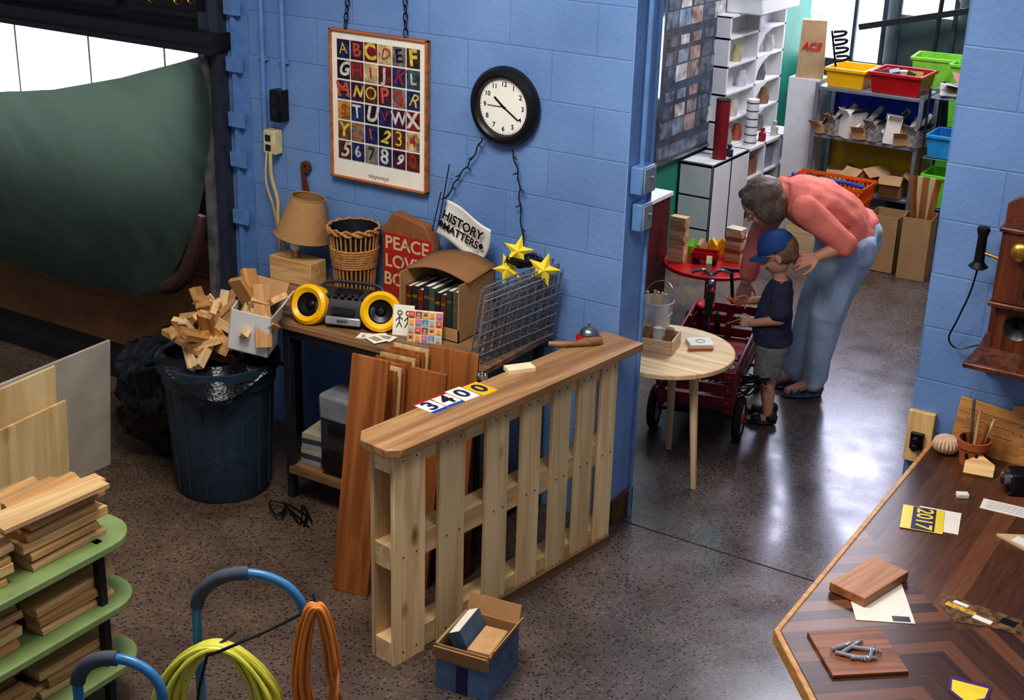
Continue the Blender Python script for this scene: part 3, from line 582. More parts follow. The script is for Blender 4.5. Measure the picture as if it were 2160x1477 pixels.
for tier,z0 in enumerate((.591,.381,.171)):
    for row in range(2):
        for c in range(5):
            for l in range(nT[tier][row][c]):
                P_.append(((c+l+row)%4,(-1.065+.080*c+random.uniform(-.005,.005),(-1.98 if row==0 else -2.31)+random.uniform(-.012,.012)-(.03 if c==4 else 0),z0+.0315*l),(0,0,random.uniform(-.04,.04))))
used=set()
for k_,p,rt in P_:
    if k_ not in used: used.add(k_); mm[k_].location=p; mm[k_].rotation_euler=rt
    else: dup(mm[k_],p,rt)
for x,y,z,a,L in ((-.76,-2.06,.752,-8,1.35),(-.70,-2.06,.762,-5,1.15)): dup(mm[2],(x,y,z),(.02,0,R(a)),scale=(.8,L,.5))
# ------------------------------------------------------------ hand trucks
m_blu=mat('blue_enamel',(62,126,172),.3,var=.08); m_foam=mat('foam_grip',(74,78,92),.8)
def truck(L,Rr,ztop,lab):
    L=V(L+(0,));Rr=V(Rr+(0,)); c=(L+Rr)/2; d=(Rr-L); w=d.length; d.normalize(); back=V((-d.y,d.x,0))
    T=thing('hand_truck',lab,'hand truck',(c.x,c.y,0))
    pts=[L+V((0,0,.12)),L+V((0,0,.5)),L+V((0,0,ztop-w*.55))]
    for i in range(1,12):
        a=pi-pi*i/12; pts.append(c+d*(w/2)*math.cos(a)+V((0,0,ztop-w*.5+w*.5*math.sin(a)**.8)))
    pts+=[Rr+V((0,0,ztop-w*.55)),Rr+V((0,0,.5)),Rr+V((0,0,.12))]
    C=catm(pts,5); B().tube(C,.012,n=12).obj('frame',m_blu,T,w=True)
    g=[p for p in C if p.z>ztop-w*.40 and (p-c).dot(d)<w*.02]; B().tube(g,.017,n=12).obj('grip',m_foam,T,w=True)
    for z in (.2,.48): B().cyl(L+V((0,0,z)),Rr+V((0,0,z)),.009,n=10).obj('crossbar',mat('red_enamel',(170,34,40),.35),T,w=True)
    B().box(c+V((0,0,.02))-back*.09,(w*1.1,.2,.008),(0,0,math.atan2(d.y,d.x))).obj('toe_plate',m_blu,T,w=True)
    for q in (L-d*.05,Rr+d*.05): B().cyl(q+back*.05+V((0,0,.08))-d*.018,q+back*.05+V((0,0,.08))+d*.018,.08,n=28).obj('wheel',m_rub,T,w=True,bev=.006)
    B().cyl(L-d*.05+back*.05+V((0,0,.08)),Rr+d*.05+back*.05+V((0,0,.08)),.008).obj('axle',m_steel,T,w=True)
truck((.03,-2.25),(.26,-2.12),.90,'blue tubular hand truck carrying coiled cords'); truck((.02,-2.61),(.20,-2.53),.86,'blue tubular hand truck with dark foam grip')
def coil(c,w,h,d,n,r,m,lab,ax,seed):
    random.seed(seed); b=B(); ax=V(ax).normalized(); nn=V((-ax.y,ax.x,0)); pts=[]
    for k in range(n):
        ww=w*random.uniform(.7,1.1); hh=h*random.uniform(.8,1.08); off=nn*random.uniform(-d,d); sh=random.uniform(-.012,.012)
        for i in range(16):
            a=2*pi*i/16; pts.append(V(c)+ax*(ww*math.cos(a)*(1-.25*math.sin(a))+sh)+V((0,0,hh*math.sin(a)-(hh-h)))+off*(1-.6*max(0,math.sin(a))))
    b.tube(catm(pts,3),r,n=7).obj('extension_cord',m,label=lab,cat='cord')
coil((.13,-2.29,.59),.135,.16,.05,26,.0055,mat('yellow_green_cord',(212,208,80),.4,var=.06),'coiled yellow-green extension cord on hand truck',(.87,.49,0),3)
coil((.32,-2.15,.665),.045,.19,.03,14,.005,mat('orange_cord',(214,132,56),.4,var=.06),'coiled orange extension cord hanging on hand truck',(.87,.49,0),5)
B().tube(catm([(.15,-2.24,.77),(.13,-2.32,.74),(.2,-2.29,.78),(.26,-2.2,.81),(.3,-2.14,.84),(.29,-2.12,.86)],8),.004,n=6).tube(catm([(.13,-2.32,.74),(.12,-2.35,.62),(.14,-2.34,.55)],6),.004,n=6).obj('tie_cord',m_black,label='thin black cord tying the yellow coil',cat='cord')
random.seed(21)
# ------------------------------------------------------------ pallet counter
T=thing('pallet_counter','pale wood pallet stood upright with plank top','counter',(-.13,-1.245,0),(0,0,R(81.5)))
for a,c in ((0,.14),(.205,.325),(.43,.54),(.61,.71),(.775,.87),(.915,1.01),(1.05,1.14)): B().bx(a,c,0,.016,0,.768).obj('slat',m_pal,T,bev=.002)
for a,c in ((0,.12),(1.03,1.14)): B().bx(a,c,.09,.106,0,.768).obj('slat',m_pal,T,bev=.002)
for z0,z1 in ((.0,.085),(.35,.435),(.69,.768)): B().bx(.002,1.138,.016,.09,z0,z1).obj('stringer',m_palX,T,bev=.003)
B().bx(.3,1.13,-.012,-.001,.0,.04).obj('foot_board',m_desk,T,bev=.002)
B().prism([(-.01,-.045),(1.235,-.04),(1.235,.14),(.0,.145),(-.045,.10),(-.045,-.01)],.77,.80).obj('counter_top',m_top,T,bev=.004)
b=B()
for a in (.04,.1,.24,.3,.47,.515,.64,.685,.80,.845,.94,.98,1.07,1.12):
    for z in (.04,.39,.73): b.cyl((a,-.0015,z),(a,.0,z),.003,n=8)
b.obj('nail',m_dark,T)
T=thing('service_bell','chrome service bell with red base','bell',(-.095,-.11,.80))
B().lathe([(0,0),(.047,0),(.047,.006),(.038,.016),(0,.018)],n=36).obj('bell_base',m_red,T); B().lathe([(.033,.018),(.031,.030),(.02,.042),(.006,.047),(0,.048)],n=32).obj('bell_dome',m_steel,T); B().cyl((0,0,.047),(0,0,.057),.003).sph((0,0,.059),.006).obj('bell_button',m_steel,T)
B().tube(catm([(-.17,-.27,.812),(-.13,-.245,.812),(-.09,-.21,.813),(-.055,-.165,.814),(-.03,-.13,.812)],5),[.01,.011,.011,.012,.012,.012,.012,.012,.011,.011,.011,.012,.013,.014,.015,.016,.017,.017,.016,.014,.01],n=12).obj('turned_dowel',m_top,label='turned wooden dowel beside the bell',cat='dowel')
B().box((0,0,.008),(.052,.10,.016)).obj('wood_block',mat('cream_block',(240,220,180),.6,var=.05),loc=(-.135,-.52,.80),rot=(0,0,R(-35)),label='flat pale wooden block on the plank top',cat='block',bev=.001)
b=B().cyl((0,0,0),(0,0,.012),.02,n=24)
for i in range(6): a=i*pi/3; b.sph((.013*math.cos(a),.013*math.sin(a),.012),.006,n=10)
b.obj('metal_rosette',m_steel,loc=(-.20,-.655,.80),label='small round cast metal rosette',cat='rosette')
for i,(t,x,y,a,bg,fg,st_) in enumerate((("0",-.155,-.735,80,m_yel,m_navy,1),("0",-.178,-.805,78,m_paper,m_navy,0),("4",-.190,-.877,78,m_paper,m_black,2),("3",-.203,-.950,80,m_paper,m_navy,2))):
    T=thing('number_plate','cut licence plate piece with number %s'%t,'plate',(x,y,.8005),(0,0,R(a)),'cut number plates on the plank top')
    B().bx(-.034,.034,-.05,.05,0,.0015).obj('plate_sheet',bg,T,bev=.0005)
    if st_==2: B().bx(-.034,.034,-.05,-.034,.0015,.002).obj('lower_stripe',mat('plate_blue',(40,70,160),.4),T); B().bx(-.034,.034,.038,.05,.0015,.002).obj('upper_stripe',m_red,T)
    B().text(t,.088,Matrix.Translation((0,0,.0023)),bold=.03).obj('lettering',fg,T,recalc=False)
# ------------------------------------------------------------ open carton on floor
T=thing('cardboard_box','open shipping box with blue-grey print and books','box',(.115,-1.13,0),(0,0,R(8)))
w,d,h=.185,.22,.16; m_bl=mat('blue_printed_tape',(84,108,138),.6,var=.3,scale=12)
B().bx(-w/2,w/2,-d/2,d/2,0,.004).bx(-w/2,-w/2+.004,-d/2,d/2,0,h).bx(w/2-.004,w/2,-d/2,d/2,0,h).bx(-w/2,w/2,d/2-.004,d/2,0,h).bx(-w/2,w/2,-d/2,-d/2+.004,0,h).obj('box_body',m_card,T)
B().bx(-w/2-.001,w/2+.001,-d/2-.002,-d/2,.0,.145).bx(w/2,w/2+.002,-d/2,d/2,.0,.145).obj('printed_band',m_bl,T); B().bx(-.02,.02,-d/2-.003,-d/2-.002,.0,.10).obj('tape_strip',m_navy,T)
for c,s,r in (((0,d/2+.012,h+.025),(w,.004,.065),(R(-18),0,0)),((w/2+.008,0,h+.012),(.004,d,.035),(0,R(22),0)),((-w/2-.01,0,h-.022),(.05,d,.004),(0,R(-70),0)),((0,-d/2-.010,h-.025),(w,.004,.06),(R(18),0,0))): B().box(c,s,r).obj('box_flap',m_card,T)
B().bx(-.0225,.0225,-.075,.075,-.055,.055).bx(-.018,.018,-.073,.076,-.05,.056,mi=1).obj('book',[mat('slate_cover',(70,90,110),.5),m_paper],loc=(.085,-1.13,.14),rot=(0,R(-25),R(10)),label='slate blue book in the open box',cat='book')
B().bx(-.04,.04,-.08,.07,0,.12).obj('brown_envelope',mat('kraft_paper',(190,150,104),.8),loc=(.155,-1.13,.035),rot=(0,0,R(10)),label='brown paper packet in the open box',cat='envelope',bev=.004)
# ------------------------------------------------------------ round table
T=thing('round_table','round pale wood table with tapered legs','table',(-.10,.55,0))
B().cyl((0,0,.528),(0,0,.55),.29,n=72).obj('tabletop',m_lt,T,bev=.004)
B().torus(.2,.012,Matrix.Translation((0,0,.515)),n=40,k=6).obj('apron',m_ltZ,T)
for a in (-18,102,222): ca,sa=math.cos(R(a)),math.sin(R(a)); B().cyl((.22*ca,.22*sa,0),(.17*ca,.17*sa,.528),.012,.02,n=14).obj('leg',m_ltZ,T)
T=thing('metal_bucket','galvanised bucket holding wooden sticks','bucket',(-.22,.70,.55))
m_galv=mat('galvanised',(190,194,200),.4,.4,var=.1)
B().lathe([(0,0),(.055,0),(.072,.14),(.075,.142),(.072,.145),(.068,.14),(.052,.006),(0,.005)],n=32).torus(.066,.002,Matrix.Translation((0,0,.09)),n=30,k=5).obj('bucket_body',m_galv,T); B().tube(catm([(.072,0,.13),(.05,.04,.19),(0,.06,.21),(-.05,.04,.19),(-.072,0,.13)],6),.002,n=6).obj('handle',m_steel,T)
for i in range(5): B().cyl((0,0,0),(.01*i-.02,.02*(i%2),.17),.006,n=8).obj('wooden_stick',m_ltZ,loc=(-.24+.01*i,.69+.01*(i%3),.556),label='round wooden stick in the bucket',cat='stick',grp='sticks in the bucket')
T=thing('wooden_crate','small slatted pine crate on round table','crate',(-.15,.535,.55),(0,0,R(12)))
b=B().bx(-.1,.1,-.07,.07,0,.005)
for z in (.008,.036):
    b.bx(-.1,.1,-.07,-.064,z,z+.024).bx(-.1,.1,.064,.07,z,z+.024)
for s in (-1,1): b.bx(s*.1-.004,s*.1+.004,-.07,.07,.005,.062)
b.obj('crate_body',m_lt,T,bev=.001)
for i in range(4): B().lathe([(0,0),(.02,0),(.022,.06),(.018,.068),(.018,.08),(0,.08)],n=18).obj('glass_jar',mat('jar_%d'%(i%2),((210,205,190),(150,110,80))[i%2],.15),loc=(-.22+.045*i,.525+.01*i+.01*(i%2),.556),label='small glass jar standing in the crate',cat='jar',grp='jars in the crate')
B().bx(-.05,.05,-.045,.045,0,.014).torus(.018,.0015,Matrix.Translation((0,0,.0145)),n=20,k=4,mi=1).obj('wood_tile',[m_paper,m_dark],loc=(-.0,.68,.55),rot=(0,0,R(40)),label='square pale tile with a drawn loop',cat='tile',bev=.001)
B().bx(-.05,.05,-.012,.012,0,.012).obj('wood_block',m_brnX,loc=(.03,.62,.55),rot=(0,0,R(40)),label='narrow brown wood strip on round table',cat='block')
# ------------------------------------------------------------ wagon
T=thing('wagon','red slatted wooden pull wagon with black tyres','wagon',(-.205,1.30,0),(0,0,R(14.5)))
B().bx(-.16,.16,-.43,.43,.17,.19).obj('bed',m_dred,T,bev=.003)
def side(M,w,n):
    b=B()
    for k in range(3): b.box(M@V((0,0,.215+.06*k)),(w,.012,.045),M.to_euler())
    for i in range(n+1):
        b.box(M@V((-w/2+.02+(w-.04)*i/n,.012,.26)),(.03,.012,.20),M.to_euler())
        for k in range(3): b.box(M@V((-w/2+.02+(w-.04)*i/n,-.008,.215+.06*k)),(.008,.004,.008),M.to_euler(),mi=1)
    b.obj('side_panel',[m_dred,m_steel],T,bev=.002)
side(Matrix.Translation((0,-.44,0)),.33,2); side(Matrix.Translation((0,.44,0))@Matrix.Rotation(pi,4,'Z'),.33,2)
side(Matrix.Translation((.165,0,0))@Matrix.Rotation(pi/2,4,'Z'),.88,4); side(Matrix.Translation((-.165,0,0))@Matrix.Rotation(-pi/2,4,'Z'),.88,4)
for y in (-.33,.33):
    B().cyl((-.19,y,.1),(.19,y,.1),.008).bx(-.12,.12,y-.02,y+.02,.11,.17).obj('axle',m_dark,T)
    for x in (-.19,.19):
        Wn=B().torus(.082,.02,Matrix.Translation((x,y,.102))@Matrix.Rotation(pi/2,4,'Y'),n=36,k=12).obj('wheel',m_rub,T)
        s=1 if x>0 else -1
        h=B().cyl((x-.01,y,.102),(x+.014,y,.102),.068,n=32).cyl((x+s*.01,y,.102),(x+s*.024,y,.102),.02,n=16,mi=1).obj('wheel_hub',[mat('hub_white',(200,196,190),.4),m_red],None,loc=(0,0,0)); h.parent=Wn
B().tube(catm([(0,.46,.17),(0,.56,.22),(-.02,.60,.36),(-.03,.57,.48)],6),.009).cyl((-.08,.57,.49),(.03,.57,.49),.01).obj('pull_handle',m_dark,T)
b=B()
for k in range(6): b.tube(catm([(-.14+.26*random.random(),1.0+.35*random.random(),.21+.04*random.random()) for _ in range(7)],6),.005,n=6)
b.obj('cable_tangle',m_black,label='tangle of black cable in the wagon',cat='cable')
T=thing('toy_tricycle','small red and green toy tricycle in the wagon','tricycle',(-.36,1.55,.19),(0,0,R(-60)))
B().cyl((0,0,.08),(.05,0,.36),.016,.013).box((.03,0,.24),(.05,.03,.14),(0,.2,0)).cyl((.02,0,.16),(-.16,0,.08),.014).obj('frame',m_red,T)
B().tube(catm([(.04,-.09,.38),(.06,-.04,.40),(.05,0,.37),(.06,.04,.40),(.04,.09,.38)],5),.008).obj('handlebar',m_steel,T); B().sph((.08,0,.34),(.02,.02,.02)).obj('headlamp',m_steel,T); B().box((.06,0,.24),(.012,.035,.12),(0,.2,0)).obj('fender',mat('dark_green_paint',(24,80,56),.4),T)
for x,y,r in ((.01,0,.07),(-.16,-.07,.045),(-.16,.07,.045)): B().torus(r,.012,Matrix.Translation((x,y,r+.012))@Matrix.Rotation(pi/2,4,'X'),n=28,k=8).cyl((x,y-.01,r+.012),(x,y+.01,r+.012),r*.7,mi=1).obj('wheel',[m_rub,m_red],T)
B().sph((-.1,0,.17),(.06,.045,.015)).obj('seat',m_red,T)
# ------------------------------------------------------------ people
m_skin=mat('skin',(210,152,122),.5,var=.05); m_lip=mat('lips',(168,86,80),.5); m_eye=mat('eye_white',(225,222,216),.2); m_pup=mat('pupil',(40,30,26),.2)
def hand(b,w,d,n,k,curl,side=1):
    w=V(w);d=V(d).normalized();n=V(n);n=(n-d*n.dot(d)).normalized();s=d.cross(n)*side
    ln=(.36,.42,.39,.30); r=k*.046
    for i in range(4):
        o=(.5-i/3)*.40*k; kn=w+d*(.50-.03*abs(i-1))*k+s*o
        b.cap(w+s*o*.5+d*.06*k,kn,r*1.6,r*1.3,n=10); p=kn; a=curl*(.5+.12*i)
        fd=(d+s*(.5-i/3)*.28).normalized()
        for q,(f,rr_) in enumerate(((.45,1.05),(.32,.95),(.23,.8))):
            dd=fd*math.cos(a)+n*math.sin(a); e=p+dd*ln[i]*k*f; b.cap(p,e,r*rr_,r*rr_*.9,n=10); p=e; a+=curl*(1+.1*i)
    p=w+s*.17*k+d*.12*k; t1=p+(s*.16+d*.16+n*.06)*k; t2=t1+(s*.05+d*.17+n*.08)*k; t3=t2+(d*.12+n*.05-s*.01)*k
    b.cap(p,t1,r*1.6,r*1.25,n=10); b.cap(t1,t2,r*1.2,r*1.05,n=10); b.cap(t2,t3,r*1.05,r*.85,n=10)
def headgeo(b,c,f,u,s):
    c=V(c);f=V(f).normalized();u=V(u);u=(u-f*u.dot(f)).normalized();l=u.cross(f); M=Matrix((f,l,u)).transposed()
    P=lambda a,bb,cc: c+f*a*s+l*bb*s+u*cc*s
    b.sph(P(-.05,0,.12),(.43*s,.345*s,.38*s),M); b.sph(P(.07,0,-.16),(.29*s,.27*s,.33*s),M); b.sph(P(.2,0,-.38),(.11*s,.12*s,.1*s),M)
    b.sph(P(.385,0,-.09),(.07*s,.05*s,.05*s),M); b.cap(P(.35,0,.04),P(.40,0,-.08),.03*s,.045*s)
    b.sph(P(.30,0,.1),(.08*s,.22*s,.05*s),M); b.sph(P(.25,.13,-.14),(.1*s,.09*s,.09*s),M); b.sph(P(.25,-.13,-.14),(.1*s,.09*s,.09*s),M)
    for q in (-1,1): b.sph(P(-.03,q*.345,-.04),(.075*s,.03*s,.12*s),M)
    return P,M
def facebits(P,M,s,T):
    for q in (-1,1): B().sph(P(.335,q*.135,.0),(.03*s,.05*s,.022*s),M,n=14).sph(P(.356,q*.14,-.002),(.014*s,.026*s,.021*s),M,mi=1,n=10).obj('eye',[m_eye,m_pup],T,w=True)
    B().sph(P(.345,0,-.25),(.03*s,.1*s,.025*s),M,n=14).obj('mouth',m_lip,T,w=True)
    for q in (-1,1): B().sph(P(.365,q*.14,.09),(.02*s,.08*s,.014*s),M,n=12).obj('eyebrow',mat('brow',(110,90,74),.8),T,w=True)
def wrinkle(b,amp,sc_,dirs=V((1,1,1))):
    bmesh.ops.subdivide_edges(b.bm,edges=[e for e in b.bm.edges if e.calc_length()>.03],cuts=2,use_grid_fill=True)
    for v in b.bm.verts:
        n=noise.noise_vector(v.co*sc_)*amp; v.co+=V((n.x*dirs.x,n.y*dirs.y,n.z*dirs.z))
T=thing('person','adult in coral top and light jeans bending over child','person',(.08,1.71,0))
lf=V((.66,-.75,0)); fd=V((-.75,-.66,0))
hipC=V((.22,1.74,.80)); hl=hipC+lf*.085-V((0,0,.03)); hr=hipC-lf*.085-V((0,0,.03))
kl=V((.195,1.665,.43)); kr=V((.09,1.77,.43)); al=V((.15,1.70,.07)); ar=V((.04,1.76,.07))
spine=[hipC,V((.19,1.68,.895)),V((.12,1.57,.97)),V((.05,1.475,1.01)),V((.01,1.43,1.025))]
def torso(k):
    rs=[]
    for i,p in enumerate(spine):
        t=(spine[min(i+1,4)]-spine[max(i-1,0)]).normalized(); bdir=t.cross(lf).normalized(); a,bb=((.165,.13),(.155,.118),(.168,.122),(.165,.095),(.08,.06))[i]
        rs.append((p,lf*(a+k),bdir*(bb+k)))
    return rs
sl=V((.05,1.475,.995))+lf*.155; sr=V((.05,1.475,.995))-lf*.155
el=V((.31,1.43,.85)); wl=V((.225,1.36,.80)); er=V((-.15,1.60,.76)); wr=V((-.19,1.58,.54)); hc=V((-.055,1.365,.985))
b=B().rings(torso(-.02)); b.cap(spine[3],hc-V((.01,0,.02)),.052,.048)
for s_,e,w_ in ((sl,el,wl),(sr,er,wr)): b.cap(s_,e,.046,.038); b.cap(e,w_,.037,.024)
for h_,k_,a_ in ((hl,kl,al),(hr,kr,ar)): b.cap(h_,k_,.075,.047); b.cap(k_,a_,.045,.03); b.cap(a_,a_+fd*.12-V((0,0,.042)),.03,.022); b.cap(a_-V((0,0,.02)),a_-fd*.03-V((0,0,.03)),.03,.028)
hand(b,wl,(-.75,-.5,-.25),(-.3,.5,-.7),.15,.55,1); hand(b,wr,(-.05,-.05,-1),(.5,-.8,0),.15,.35,-1)
Pw,Mw=headgeo(b,hc,(-.66,-.36,-.62),(-.50,-.30,.75),.215)
remesh(b,'person_body',m_skin,T,.0042,3); facebits(Pw,Mw,.215,T)
s=.215; b=B().sph(Pw(-.10,0,.17),(.45*s,.40*s,.40*s),Mw)
for q in (-1,1): b.sph(Pw(-.02,q*.31,.0),(.25*s,.10*s,.36*s),Mw); b.sph(Pw(.16,q*.22,.36),(.16*s,.13*s,.12*s),Mw); b.sph(Pw(-.16,q*.27,-.18),(.2*s,.12*s,.26*s),Mw)
b.sph(Pw(-.32,0,-.10),(.2*s,.32*s,.32*s),Mw)
bmesh.ops.subdivide_edges(b.bm,edges=b.bm.edges[:],cuts=1,use_grid_fill=True)
for v in b.bm.verts:
    q=Mw.transposed()@(v.co-hc); a=math.atan2(q.y,q.x+.03); v.co+=(v.co-Pw(-.1,0,.1)).normalized()*(.0012*math.sin(a*30+3*math.sin(q.z*40))+.004*noise.noise(v.co*22))
m_hair=mat('grey_brown_hair',(112,94,78),.45,var=.35,scale=60,bump=.3)
remesh(b,'hair',m_hair,T,.004,2)
m_cor=mat('coral_knit',(238,132,116),.85,var=.07,scale=14,bump=.15)
b=B().rings(torso(.004)); b.sph(spine[3],(.10,.10,.075)); b.cap(sl,el,.068,.056); b.cap(el,el.lerp(wl,.12),.054,.05); b.cap(sr,er,.066,.054); b.cap(er,er.lerp(wr,.8),.053,.044)
b.sph(hipC+V((-.01,-.01,.075)),(.145,.145,.07))
wrinkle(b,.011,17); remesh(b,'sweater',m_cor,T,.006,3)
b=B(); b.sph(hipC,(.155,.155,.135)); b.rings([(hipC-V((0,0,.04)),lf*.175,V((.66,.75,0))*.138),(hipC+V((-.01,-.02,.04)),lf*.165,V((.66,.75,0))*.135)])
for h_,k_,a_ in ((hl,kl,al),(hr,kr,ar)): b.cap(h_,k_,.110,.076); b.cap(k_,a_+V((0,0,.03)),.074,.060); b.cap(a_+V((0,0,.05)),a_+V((0,0,.01)),.060,.057)
wrinkle(b,.016,15,V((1,1,.3))); remesh(b,'jeans',mat('light_denim',(176,194,216),.85,var=.12,scale=9,bump=.2),T,.006,2)
for a_ in (al,ar):
    q=Euler((0,0,math.atan2(fd.y,fd.x))); b=B(); b.sph(a_+fd*.05-V((0,0,.060)),(.105,.043,.010),q)
    for t in (.03,.075,.11): b.sph(a_+fd*t-V((0,0,.036+.08*t)),(.012,.036,.024),q)
    b.sph(a_-fd*.03-V((0,0,.035)),(.02,.036,.03),q); remesh(b,'sandal',mat('blue_grey_shoe',(70,84,108),.6,var=.4,scale=60),T,.004,1)
T=thing('person','small child in blue cap, dark T-shirt and grey shorts','person',(.07,1.31,0))
F_=V((-.93,-.36,0)); Lk=V((.36,-.93,0)); O=V((.075,1.31,0))
K=lambda f,l,u: O+F_*f+Lk*l+V((0,0,u))
b=B(); hk=K(.02,0,.795)
b.rings([(K(0,0,.36),Lk*.08,F_*.06),(K(.01,0,.45),Lk*.08,F_*.065),(K(.005,0,.55),Lk*.08,F_*.06),(K(-.005,0,.63),Lk*.085,F_*.05),(K(-.01,0,.68),Lk*.05,F_*.035)])
b.cap(K(-.01,0,.66),K(.01,0,.75),.032,.032)
SL,SR=K(-.01,.085,.645),K(-.01,-.085,.645); EL,ER=K(-.02,.12,.53),K(.02,-.115,.54); WL,WR=K(.10,.07,.485),K(.12,-.06,.545)
for s_,e,w_ in ((SL,EL,WL),(SR,ER,WR)): b.cap(s_,e,.030,.024); b.cap(e,w_,.024,.017)
for q in (-1,1):
    hp,kn,an=K(0,q*.045,.38),K(.015,q*.052,.215),K(-.01,q*.055,.05); b.cap(hp,kn,.05,.034); b.cap(kn,kn.lerp(an,.4)-F_*.006,.032,.033); b.cap(kn.lerp(an,.4)-F_*.006,an,.033,.022); b.cap(an-V((0,0,.02)),an+F_*.08-V((0,0,.032)),.022,.016)
hand(b,WL,F_+Lk*-.2,V((0,0,-.3))-Lk*.9,.095,.6,-1); hand(b,WR,F_+Lk*.2,V((0,0,-.3))+Lk*.9,.095,.6,1)
Pk,Mk=headgeo(b,hk,F_+V((0,0,-.5)),V((0,0,1)),.19)
remesh(b,'person_body',m_skin,T,.0035,3); facebits(Pk,Mk,.19,T)
s=.19; b=B().sph(Pk(-.14,0,.08),(.40*s,.375*s,.40*s),Mk); b.sph(Pk(-.28,0,-.12),(.2*s,.28*s,.2*s),Mk); remesh(b,'hair',mat('blond_brown_hair',(132,100,72),.6,var=.3,scale=70),T,.005,2)
m_cap=mat('blue_cap',(44,78,132),.8,var=.1)
B().lathe([(0,.41*s),(.15*s,.40*s),(.30*s,.31*s),(.40*s,.14*s),(.425*s,0),(.42*s,-.02*s),(.40*s,0),(.38*s,.13*s),(.28*s,.28*s),(0,.38*s)],M=Matrix.Translation(Pk(-.05,0,.16))@Mk.to_4x4()@Matrix.Diagonal((1.08,.93,1,1)),n=32).obj('cap_crown',m_cap,T,w=True,ang=180)
B().grid(lambda u,v:Pk(.30+.36*v*(1-.5*(2*u-1)**2)-.18*(2*u-1)**2,(u-.5)*.62,.16-.05*v-.10*(2*u-1)**2),14,6).obj('cap_bill',m_cap,T,w=True,solid=.004,ang=180)
B().sph(Pk(-.05,0,.575),.008).obj('cap_button',m_cap,T,w=True)
b=B().rings([(K(0,0,.385),Lk*.105,F_*.088),(K(.01,0,.45),Lk*.10,F_*.087),(K(.005,0,.55),Lk*.095,F_*.078),(K(-.005,0,.63),Lk*.098,F_*.062),(K(-.01,0,.682),Lk*.05,F_*.042)])
for s_,e in ((SL,EL),(SR,ER)): b.cap(s_,s_.lerp(e,.75),.040,.044)
wrinkle(b,.009,26); remesh(b,'t_shirt',mat('dark_navy_cotton',(54,52,76),.9,var=.15,bump=.15),T,.005,2)
b=B().rings([(K(0,0,.41),Lk*.092,F_*.075),(K(0,0,.34),Lk*.10,F_*.082)])
for q in (-1,1): b.rings([(K(0,q*.045,.38),Lk*.058,F_*.07),(K(.01,q*.053,.235),Lk*.058,F_*.064)])
remesh(b,'shorts',mat('grey_plaid',(122,118,116),.9,var=.3,scale=50),T,.005,2)
for q in (-1,1):
    an=K(-.01,q*.055,.05); b=B(); ang=Euler((0,0,math.atan2(F_.y,F_.x))); b.sph(an+F_*.03-V((0,0,.038)),(.075,.032,.012),ang); b.sph(an-F_*.015-V((0,0,.015)),(.032,.028,.03),ang); b.sph(an+F_*.05-V((0,0,.022)),(.03,.031,.02),ang); remesh(b,'sandal',mat('dark_sandal',(38,34,36),.6),T,.004,1)
B().box((0,0,0),(.07,.05,.004)).obj('wooden_card',mat('tan_card',(196,140,104),.7),loc=K(.175,.045,.475),rot=(R(30),R(25),R(200)),label='small tan card held by the child',cat='card')
B().cyl((-.03,0,0),(.03,0,.0),.012,.006,n=12).torus(.014,.004,Matrix.Translation((-.04,0,.0)),n=14,k=6).obj('toy_scissors',mat('orange_plastic',(230,96,30),.4),loc=K(.18,-.045,.535),rot=(0,R(30),R(30)),label='small orange handled tool in child hand',cat='tool')
# ------------------------------------------------------------ far room
m_mar=mat('maroon_wood',(92,36,36),.5,var=.2)
T=thing('cabinet','dark red-brown cabinet with white top','cabinet',(-1.14,2.08,0))
B().bx(-.2,.2,-.2,.2,0,.68).obj('body',m_mar,T,bev=.004); B().bx(-.21,.21,-.21,.21,.68,.70).obj('cabinet_top',m_white,T)
B().bx(-.18,.18,-.215,-.2,.04,.64).obj('door',m_mar,T)
T=thing('tape_dispenser','green tape dispenser on the cabinet','dispenser',(-1.0,2.0,.70),(0,0,.5))
B().torus(.03,.012,Matrix.Translation((0,0,.042))@TW).bx(-.06,.05,-.012,.012,0,.02).obj('dispenser_body',m_green,T); B().torus(.018,.008,Matrix.Translation((0,0,.042))@TW).obj('tape_roll',m_white,T)
B().box((0,0,.03),(.08,.06,.06)).sph((0,0,.07),(.03,.02,.02),mi=1).obj('tape_box',[m_white,m_green],loc=(-1.12,2.15,.70),label='small white and green packet on cabinet',cat='packet')
T=thing('play_table','round red low play table','table',(-.68,2.30,0))
B().cyl((0,0,.33),(0,0,.35),.26,n=56).obj('tabletop',m_red,T,bev=.005); B().cyl((0,0,0),(0,0,.33),.03).cyl((0,0,0),(0,0,.02),.13).obj('pedestal',m_red,T)
def stack(x,y,z,n,w,d,t,m,lab,grp,cat='block',nm='wood_block'):
    for i in range(n): B().bx(-w/2,w/2,-d/2,d/2,0,t).obj(nm,m[i%len(m)],loc=(x,y,z+(t+.001)*i),rot=(0,0,random.uniform(-.12,.12)),label=lab,cat=cat,grp=grp,bev=.001)
stack(-.84,2.20,.35,10,.09,.05,.024,[m_lt,m_pine],'pale wooden block in a tall stack','stacked blocks on the red table')
stack(-.60,2.40,.35,8,.09,.07,.022,[m_lt,mat('book_cream',(200,180,150),.6),m_brnX],'small book in a stack on red table','books on the red table','book','book')
T=thing('toy_wagon','tiny red toy wagon with white rim','toy',(-.71,2.27,.35),(0,0,.3))
B().bx(-.07,.07,-.04,.04,.025,.03).bx(-.07,.07,-.04,-.036,.025,.065).bx(-.07,.07,.036,.04,.025,.065).bx(-.07,-.066,-.04,.04,.025,.065).bx(.066,.07,-.04,.04,.025,.065).obj('wagon_tub',m_red,T)
for x in (-.045,.045):
    for y in (-.042,.042): B().cyl((x,y-.004,.018),(x,y+.004,.018),.018,n=16).obj('wheel',m_rub,T)
